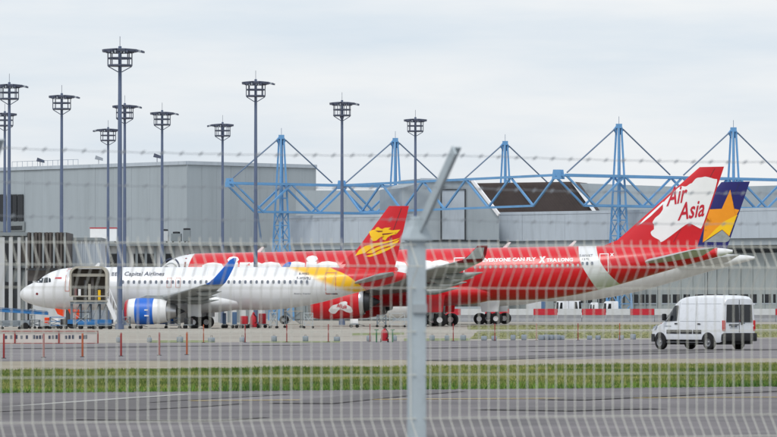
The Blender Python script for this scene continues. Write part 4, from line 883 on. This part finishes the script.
for y in (301, 296.2): MB().bar((lx(70),-.42,Lz(y)), (lx(108),-.42,Lz(y)), .12).build('guard_rail', 'canopy_beige', t)
for x, m, yb, yt in ((75,'dark_red',297,288),(79,'white_paint',296,289),(85,'dark_metal',300,280),(92,'louvre_brown',300,276),(98.8,'yellow_paint',300,290),(89,'canopy_beige',300,284)):
    MB().box(lx(x-1.3), lx(x+1.3), .7, 1.0, Lz(yb), Lz(yt)).build('cabin_fitting', m, t)
for x in (71,80,90,99,106):
    MB().bar((lx(x),0,.35), (lx(x),0,Lz(304)), .12).build('support', 'equipment_grey', t); MB().bar((lx(x),1.8,.35), (lx(x),1.8,Lz(304)), .12).build('support', 'equipment_grey', t)
for a, b in ((71,80),(80,90),(90,99),(99,106)): MB().bar((lx(a),-.02,.4),(lx(b),-.02,Lz(304)), .08).build('brace', 'equipment_grey', t)
MB().box(lx(68), lx(112), -.5, 2.1, .45, .85).build('chassis', 'equipment_blue', t)
for x in (72, 104):
    for yy in (-.3,1.9): MB().lathe([(-.12,.02),(-.12,.36),(-.07,.42),(.07,.42),(.12,.36),(.12,.02)], (lx(x),yy,.42), 'y', 18).build('wheel', 'black_rubber', t, True)
for yy in (-.4, .9): MB().prism([(lx(106),yy,Lz(302.5)),(lx(108.5),yy,Lz(298)),(lx(117.6),yy,Lz(318.5)),(lx(115),yy,Lz(322))], (0,.08,0)).build('stair_side', 'white_paint', t)
for j in range(9):
    q = j/8; x = 107+q*9.2; y = 303+q*18; MB().box(lx(x), lx(x+1.6), -.3, .9, Lz(y+.5), Lz(y)).build('step', 'equipment_grey', t)
MB().tube([(lx(107.5),-.35,Lz(293)),(lx(109.5),-.35,Lz(288.5)),(lx(119),-.35,Lz(312)),(lx(119.2),-.35,Lz(317))], .05, 8).build('handrail', 'white_paint', t, True)
for j in range(4):
    x = 109.8+j*2.7; MB().bar((lx(x),-.35,Lz(305+j*5)), (lx(x),-.35,Lz(290+j*6.4)), .05).build('baluster', 'white_paint', t)
# helper: wheeled steel stand
def stand(name, label, cat, x0, x1, ytop, D, m, shelves=2, top=None, grp=None):
    w = X_(x1,D)-X_(x0,D); h = Z_(ytop,D); t = thing(name, label, cat, (X_((x0+x1)/2,D), D, 0), random.uniform(-.2,.2), grp)
    for sx in (-.5,.5):
        for sy in (-.5,.5):
            MB().bar((sx*w*.96,sy*1.1,.12),(sx*w*.96,sy*1.1,h), .07).build('leg', m, t)
            MB().lathe([(-.05,.02),(-.05,.12),(.05,.12),(.05,.02)], (sx*w*.96,sy*1.1,.12), 'y', 12).build('caster', 'black_rubber', t, True)
    for j in range(shelves):
        z = .3+(h-.35)*j/max(1,shelves-1); MB().box(-w/2,w/2,-.6,.6,z,z+.07).build('shelf', top or m, t)
    for sy in (-.56,.56): MB().bar((-w/2,sy,.35),(w/2,sy,h-.1), .05).build('brace', m, t); MB().bar((w/2,sy,.35),(-w/2,sy,h-.1), .05).build('brace', m, t)
    return t
def cart(name, label, cat, x0, x1, ytop, D, m, deck='equipment_grey'):
    w = X_(x1,D)-X_(x0,D); h = Z_(ytop,D); t = thing(name, label, cat, (X_((x0+x1)/2,D), D, 0), random.uniform(-.1,.1))
    MB().box(-w/2,w/2,-.55,.55,.30,.40).build('deck', deck, t)
    obj('box', bevel(MB().box(-w/2+.05,w/2-.05,-.5,.5,.41,h).mesh(), .05, 2), m, t)
    MB().bar((w/2,0,.35),(w/2+.6,0,.2), .06).build('tow_bar', 'dark_metal', t)
    for sx in (-.35,.35):
        for sy in (-.48,.48): MB().lathe([(-.06,.02),(-.06,.14),(-.03,.17),(.03,.17),(.06,.14),(.06,.02)], (sx*w,sy,.17), 'y', 14).build('wheel', 'black_rubber', t, True)
    return t
# blue conveyor at the far left
D = 412; t = thing('belt_loader', 'long blue belt loader boom lying low at the left edge before the airliner nose', 'belt loader', (X_(20,D), D, 0)); q = lambda x: X_(x,D)-X_(20,D)
MB().prism([(q(-20),-.4,Z_(307,D)),(q(48),-.4,Z_(312,D)),(q(48),-.4,Z_(315,D)),(q(-20),-.4,Z_(310.5,D))], (0,.9,0)).build('boom', 'equipment_blue', t)
MB().prism([(q(-20),-.5,Z_(305.8,D)),(q(48),-.5,Z_(311,D)),(q(48),-.5,Z_(311.7,D)),(q(-20),-.5,Z_(306.7,D))], (0,.06,0)).build('side_rail', 'cab_blue', t)
obj('chassis', bevel(MB().box(q(-8),q(30),-.6,.6,.35,.8).mesh(), .05), 'equipment_grey', t)
for x in (2, 10, 26): MB().bar((q(x),0,.6),(q(x)+.1,0,Z_(311,D)), .12).build('support', 'silver', t)
for x in (-4, 26):
    for yy in (-.55,.55): MB().lathe([(-.1,.02),(-.1,.3),(.1,.3),(.1,.02)], (q(x),yy,.3), 'y', 16).build('wheel', 'black_rubber', t, True)
stand('work_stand', 'grey steel work stand below the airliner chin', 'work stand', 22, 40, 320, 413, 'equipment_grey', 2)
stand('work_stand', 'grey steel work stand with blue deck beside the boarding stair', 'work stand', 50, 66, 317, 414, 'equipment_grey', 3, 'equipment_blue')
stand('work_stand', 'small steel trestle under the airliner nose gear', 'work stand', 42, 50, 321, 411, 'galvanised', 2)
stand('work_stand', 'tall narrow steel ladder stand left of the orange covers', 'work stand', 30, 35, 309, 418, 'galvanised', 4)
stand('work_stand', 'wide low steel rack at the left edge below the blue boom', 'work stand', 2, 20, 321, 406, 'equipment_grey', 2)
stand('work_stand', 'steel rack under the boarding stair platform', 'work stand', 74, 90, 312, 416, 'galvanised', 3, 'dark_metal')
stand('work_stand', 'small rack between the boarding stair and the blue engine', 'work stand', 121, 130, 317, 419, 'equipment_grey', 2)
stand('work_stand', 'steel work stand just behind the blue engine exhaust', 'work stand', 166, 180, 318, 424, 'equipment_grey', 2, 'cab_blue')
cart('tool_cart', 'white box cart on the apron below the airliner chin', 'cart', 53, 59, 318.5, 418, 'white_paint')
cart('tool_cart', 'dark grey box cart below the front of the hood', 'cart', 60, 67, 319, 409, 'dark_metal')
cart('tool_cart', 'dark low cart left of the main wheels', 'cart', 184, 193, 318, 420, 'dark_metal')
cart('tool_cart', 'blue tool cart in front of the boarding stair', 'cart', 78, 97, 321.5, 408, 'equipment_blue')
cart('tool_cart', 'small blue tool cart right of the boarding stair foot', 'cart', 99, 112, 323, 407, 'cab_blue')
cart('tool_cart', 'little orange cart near the nose gear', 'cart', 44.5, 50, 317.5, 416, 'orange_cloth')
cart('fire_cart', 'small red cart on the ground under the blue engine', 'cart', 136.5, 141.5, 326, 412, 'barrier_red')
cart('tool_cabinet', 'tall blue grey cabinet right of the main wheels', 'cabinet', 231.8, 237.5, 312, 424, 'cab_blue')
cart('tool_cabinet', 'narrow dark blue cabinet just right of the main wheels', 'cabinet', 222.5, 226.5, 313, 428, 'cab_blue')
cart('red_cart', 'bright red cart right of the blue grey cabinet', 'cart', 240.4, 248, 316, 425, 'barrier_red')
cart('red_cart', 'red box cart under the airliner belly near its middle', 'cart', 258.5, 266.5, 313.5, 432, 'barrier_red')
p = (X_(253.6,426), 426, 0); t = thing('fire_extinguisher', 'tall red wheeled extinguisher between the two red carts', 'fire extinguisher', p)
MB().lathe([(.1,.05),(.1,.32),(.2,.36),(1.1,.30),(1.4,.12),(1.5,.1),(1.55,.02)], (0,0,0), 'z', 18).build('cylinder', 'barrier_red', t, True)
for sx in (-.4,.4): MB().lathe([(-.06,.02),(-.06,.22),(.06,.22),(.06,.02)], (sx,0,.22), 'x', 16).build('wheel', 'black_rubber', t, True)
MB().tube([(0,-.2,1.4),(.3,-.3,1.1),(.32,-.3,.6),(.1,-.3,.5)], .04, 8).build('hose', 'black_rubber', t, True)
stand('steps_stand', 'galvanised access steps under the rear belly, left one', 'work stand', 270, 277, 312.5, 424, 'galvanised', 3)
stand('steps_stand', 'galvanised access steps under the rear belly, right one', 'work stand', 304, 313, 313, 423, 'galvanised', 3)
stand('long_trestle', 'long low trestle with grey top between the two access steps', 'trestle', 285, 302, 311, 434, 'equipment_grey', 2, 'canopy_beige')
cart('dolly', 'white low cart beside the red engine', 'cart', 349.8, 358.5, 319, 440, 'white_paint')
stand('baggage_trolley', 'empty framed trolley right of the red engine', 'trolley', 389.5, 405, 313.2, 446, 'galvanised', 2)
stand('baggage_trolley', 'grey framed trolley under the right of the red engine', 'trolley', 377, 386, 315, 450, 'equipment_grey', 2)
cart('ground_power_unit', 'pale ground power unit beneath the red fuselage behind the barriers', 'power unit', 526, 545, 300.5, 634, 'building_white')
cart('ground_power_unit', 'blue cabinet beside the pale power unit under the red fuselage', 'power unit', 541, 546, 301.5, 630, 'cab_blue')
# ------------------------------------------------------------------ white panel van on the perimeter road
rl = Vector((X_(723,203), 203, 0)); ax = Vector((math.cos(R(50)), -math.sin(R(50)), 0)); rt = Vector((math.sin(R(50)), math.cos(R(50)), 0))
VL, VW = 5.05, 2.06
vo = rl - ax*VL + rt*VW/2
van = thing('panel_van', 'white high-roof panel van driving away on the perimeter road', 'van', vo, R(-50))
top = pchip([0,.06,.25,.55,.95,1.35,1.72,2.05,2.5,3.2,4.7,4.95,5.05],[.80,.98,1.08,1.19,1.36,1.78,2.16,2.36,2.46,2.50,2.49,2.44,2.34])
wdt = pchip([0,.06,.25,.55,.95,5.0,5.05],[.62,.76,.90,.97,1.02,1.02,.99])
twd = pchip([0,.25,.95,1.35,1.72,2.05,2.5,4.9,5.05],[.50,.72,.80,.82,.86,.88,.89,.89,.86])
def vsec(x):
    t, w, tw = top(x), wdt(x), twd(x); zb = .34 if .25 < x < 4.9 else .40; belt = min(1.25, t*.86); pts = []
    pts += [(w*.93, zb), (w*.985, zb+.12), (w, .72 if t > .95 else t*.8), (w*.995, belt)]
    sh = t-.20 if t > 1.6 else t-(t-belt)*.45
    pts += [(w+(tw-w)*.80, sh), (tw-.02+(w-tw)*.0, t-.09), (tw-.13, t-.02), (tw*.5, t+.0), (0, t+.015)]
    return pts
xs = [0,.03,.06,.15,.25,.4,.55,.75,.95,1.15,1.35,1.55,1.72,1.9,2.05,2.3,2.5,3,3.6,4.2,4.7,4.9,5.0,5.05]
vs, fs = [], []
for x in xs:
    s = vsec(x); ring = [(x, -y, z) for y, z in s] + [(x, y, z) for y, z in s[-2::-1]]; vs += ring
n = 2*9-1
for i in range(len(xs)-1): fs += [(i*n+j, i*n+j+1, (i+1)*n+j+1, (i+1)*n+j) for j in range(n-1)]+[(i*n+n-1, i*n, (i+1)*n, (i+1)*n+n-1)]
fs += [tuple(range(n)), tuple(range((len(xs)-1)*n, len(xs)*n))]
body = obj('body', mesh(vs, fs, True, 32), 'van_white', van)
def vside(x, z):
    s = vsec(min(max(x,0),5.05))
    for (y0,z0),(y1,z1) in zip(s, s[1:]):
        if z0 <= z <= z1 and z1 > z0: return -(y0+(y1-y0)*(z-z0)/(z1-z0))
    return -s[0][0]
def vpanel(name, pts, m, par=body, off=.006, both=True, step=.18):
    me = decal(pts, [tuple(range(len(pts)))], vside, off, step); o = obj(name, me, m, par)
    if both:
        m2 = me.copy()
        for v_ in m2.vertices: v_.co.y *= -1
        obj(name, m2, m, par)
    return o
vpanel('side_window', [(1.10,1.30),(1.50,1.31),(2.00,1.34),(2.04,2.04),(1.74,2.04),(1.48,1.80)], 'glass_dark', off=.03)
vpanel('quarter_glass', [(1.00,1.33),(1.08,1.335),(1.40,1.69),(1.38,1.70)], 'black_plastic')
for a, b in ((1.32,2.18),(2.24,3.02),(3.08,3.62)): vpanel('side_moulding', [(a,.74),(b,.74),(b,.92),(a,.92)], 'black_plastic', off=.02)
vpanel('sill_trim', [(1.25,.36),(3.7,.36),(3.7,.47),(1.25,.47)], 'black_plastic', off=.012)
for q in ([(1.13,.55),(1.142,.55),(1.142,1.3),(1.13,1.3)], [(2.10,.5),(2.115,.5),(2.115,2.2),(2.10,2.2)], [(3.22,.95),(3.235,.95),(3.235,2.25),(3.22,2.25)], [(2.2,1.30),(4.85,1.30),(4.85,1.315),(2.2,1.315)], [(2.2,2.10),(4.85,2.10),(4.85,2.112),(2.2,2.112)]):
    vpanel('panel_seam', q, 'equipment_grey', off=.004)
for x, z in ((1.86,1.17), (3.36,1.16)): vpanel('door_handle', [(x,z),(x+.2,z),(x+.2,z+.06),(x,z+.06)], 'black_plastic', off=.03)
vpanel('badge', [(1.22,1.07),(1.62,1.07),(1.62,1.10),(1.22,1.10)], 'equipment_grey', off=.01)
# windscreen and nose
MB().add([(.98,-.74,1.42),(.98,.74,1.42),(1.72,.70,2.20),(1.72,-.70,2.20)], [(0,1,2,3)]).build('windscreen', 'glass_dark', body)
for sy in (-1,1):
    MB().prism([(.10,sy*.80,.86),(.55,sy*.985,.92),(.72,sy*1.0,1.16),(.30,sy*.86,1.06)], (-.02,sy*.02,0)).build('headlight', 'lamp_glass', van)
    mr = obj('mirror', bevel(MB().box(1.24,1.38,sy*1.17-.10,sy*1.17+.10,1.34,1.66).mesh(), .05), 'black_plastic', van)
    MB().bar((1.28,sy*1.0,1.42),(1.30,sy*1.15,1.46), .06).build('mirror_arm', 'black_plastic', mr)
obj('front_bumper', MB().prism([(-.05,-.60,.36),(.08,-.84,.36),(.44,-.985,.36),(.44,.985,.36),(.08,.84,.36),(-.05,.60,.36)], (0,0,.36)).mesh(), 'black_plastic', van)
# rear: doors, glass, lamps, bumper
xr = 5.05
for sy in (-1,1):
    gl = MB().prism([(xr+.002,sy*.035,1.27),(xr+.002,sy*.83,1.27),(xr-.012,sy*.80,2.08),(xr-.012,sy*.035,2.08)], (.02,0,0)).build('rear_window', 'glass_dark', body)
    MB().box(xr+.001,xr+.006,sy*.012-.006,sy*.012+.006,.80,2.3).build('door_seam', 'black_plastic', body)
    lt = obj('tail_light', bevel(MB().box(xr-.10,xr+.035,sy*.955-.065,sy*.955+.065,.86,1.36).mesh(), .03), 'tail_red_lens', van)
    for z in (.9, 1.9): MB().box(xr+.001,xr+.03,sy*.93-.05,sy*.93+.05,z-.72+.9,z-.66+.9).build('hinge', 'van_white', body)
MB().box(xr+.003,xr+.03,-.62,-.12,1.02,1.13).build('licence_plate', 'barrier_white', van)
MB().box(xr+.031,xr+.036,-.55,-.19,1.045,1.105).build('plate_marks', 'text_dark', van)
MB().box(xr+.003,xr+.06,-.66,-.08,1.14,1.18).build('plate_light_bar', 'black_plastic', van)
MB().box(xr+.003,xr+.04,.10,.20,1.16,1.30).build('door_handle', 'black_plastic', van)
MB().prism([(xr+.003,.22,1.20),(xr+.003,.36,1.20),(xr+.003,.36,1.26),(xr+.003,.22,1.26)], (.008,0,0)).build('badge', 'equipment_grey', van)
MB().box(xr+.003,xr+.02,.02,.44,1.32,1.36).build('brake_light', 'tail_red_lens', van)
obj('rear_bumper', bevel(MB().box(xr-.16,xr+.14,-1.02,1.02,.40,.78).mesh(), .05), 'black_plastic', van)
MB().box(3.9,5.0,-.9,.9,.26,.42).build('underbody', 'black_rubber', van)
MB().box(.5,3.9,-.8,.8,.24,.36).build('floor_pan', 'black_rubber', van)
for x in (.86, 4.06):
    for sy in (-1,1):
        arch = [(x+.45*math.cos(q), .36+.45*math.sin(q)) for q in [math.pi*i/14 for i in range(15)]]
        me = decal(arch, [tuple(range(15))], lambda a, z: vside(a, max(z,.36)), .012, .08)
        if sy > 0:
            for v_ in me.vertices: v_.co.y *= -1
        obj('wheel_arch', me, 'black_plastic', van)
        yc = sy*.93; ty = MB().lathe([(-.12,.19),(-.12,.29),(-.09,.335),(-.04,.345),(.04,.345),(.09,.335),(.12,.29),(.12,.19)], (x,yc,.345), 'y', 30).build('wheel', 'black_rubber', van, True)
        MB().lathe([(-.13 if sy<0 else .13,.01),(-.125 if sy<0 else .125,.06),(-.09*(1 if sy<0 else -1),.09),(-.10*(1 if sy<0 else -1),.16),(-.12*(1 if sy<0 else -1),.2),(0,.2)], (x,yc,.345), 'y', 20).build('rim', 'alloy_grey', ty, True)
# ------------------------------------------------------------------ boundary fence in the foreground
FD = 20.5; fy = R(25); T = Vector((math.cos(fy), math.sin(fy), 0)); NN = Vector((math.sin(fy), -math.cos(fy), 0))
F0 = Vector((X_(420.5,FD), FD, 0)); PITCH = 2.2; ZTOP = 2.194
fence = thing('mesh_fence', 'pale welded mesh boundary fence with folded wires and barbed strands across the foreground', 'fence', F0, fy)
# local: x along fence, -y towards the camera
FOLD = .078
def fold(z):
    q = ZTOP-z
    for k0 in (0, .8, 1.6):
        if k0 <= q <= k0+.2: return -FOLD*(1-abs(q-k0-.1)/.1)
    return 0.
zs = [ZTOP+.027, ZTOP, ZTOP-.1, ZTOP-.2, ZTOP-.8, ZTOP-.9, ZTOP-1.0, ZTOP-1.6, ZTOP-1.7, ZTOP-1.8, .12]
vw = MB().tube([(0, fold(z), z) for z in zs], .0020, 6).mesh(True)
x = -2.75
while x < 2.75:
    r = (x % PITCH)
    if .028 < r < PITCH-.028: obj('vertical_wire', vw, 'wire_steel', fence, loc=(x, 0, 0))
    x += .05
for pn in (-2, -1, 0, 1):
    x0, x1 = pn*PITCH+.02, (pn+1)*PITCH-.02
    for q in (0,.1,.2,.4,.6,.8,.9,1.0,1.2,1.4,1.6,1.7,1.8,2.0):
        z = ZTOP-q; MB().tube([(x0, fold(z)+.0055, z), (x1, fold(z)+.0055, z)], .0024, 6).build('horizontal_wire', 'wire_steel', fence, True)
for pn in (-1, 0, 1):
    xp = pn*PITCH
    po = obj('post', bevel(MB().box(xp-.036, xp+.036, .012, .072, 0, ZTOP+.02).mesh(), .006, 2), 'post_grey', fence)
    cp = MB().add([(xp+sx*w, .042+sy*w2, z) for w, w2, z in ((.060,.05,ZTOP+.018),(.060,.05,ZTOP+.03),(.034,.034,ZTOP+.085),(.026,.030,ZTOP+.13)) for sx, sy in ((-1,-1),(1,-1),(1,1),(-1,1))],
        [(3,2,1,0),(12,13,14,15)]+[(i*4+j, i*4+(j+1)%4, (i+1)*4+(j+1)%4, (i+1)*4+j) for i in range(3) for j in range(4)])
    obj('cap', bevel(cp.mesh(), .004, 2), 'post_grey', po)
    a0, a1 = Vector((xp, .05, ZTOP+.04)), Vector((xp, -.36, ZTOP+.425))
    ar = MB().bar(a0, a1, .050, .010, up=(0,-1,1)); d = (a1-a0).normalized(); nrm = d.cross(Vector((1,0,0)))
    ar.bar(a0+Vector((.022,0,0))+nrm*.018, a1+Vector((.022,0,0))+nrm*.018, .006, .036, up=(0,-1,1))
    ar.build('arm', 'post_grey', po)
    for z in (.35, 1.1, 1.9): MB().box(xp-.034, xp+.034, -.001, .0115, z-.02, z+.02).build('clamp', 'galvanised', po)
a0, a1 = Vector((0, .05, ZTOP+.04)), Vector((0, -.36, ZTOP+.425))
for kf in (.94, .57, .20):
    p = a0.lerp(a1, kf); L0, L1 = -PITCH*1.6, PITCH*1.6
    pts = []; m = 80
    for i in range(m+1):
        xx = L0+(L1-L0)*i/m; sag = -.012*math.sin(math.pi*((xx % PITCH)/PITCH)); pts.append((xx, p.y+.002*math.sin(xx*31), p.z+sag+.002*math.cos(xx*27)))
    st = MB().tube(pts, .0015, 5).build('barbed_wire', 'barb_steel', fence, True)
    bm_ = MB()
    for a, b in (((-.008,-.009,-.009),(.008,.009,.009)), ((.008,-.009,.009),(-.008,.009,-.009))): bm_.bar(a, b, .0022)
    bm_.box(-.006,.006,-.0035,.0035,-.0035,.0035); bme = bm_.mesh()
    xx = L0+.03+kf*.05
    while xx < L1:
        sag = -.012*math.sin(math.pi*((xx % PITCH)/PITCH)); obj('barb', bme, 'barb_steel', st, loc=(xx, p.y, p.z+sag)); xx += .092
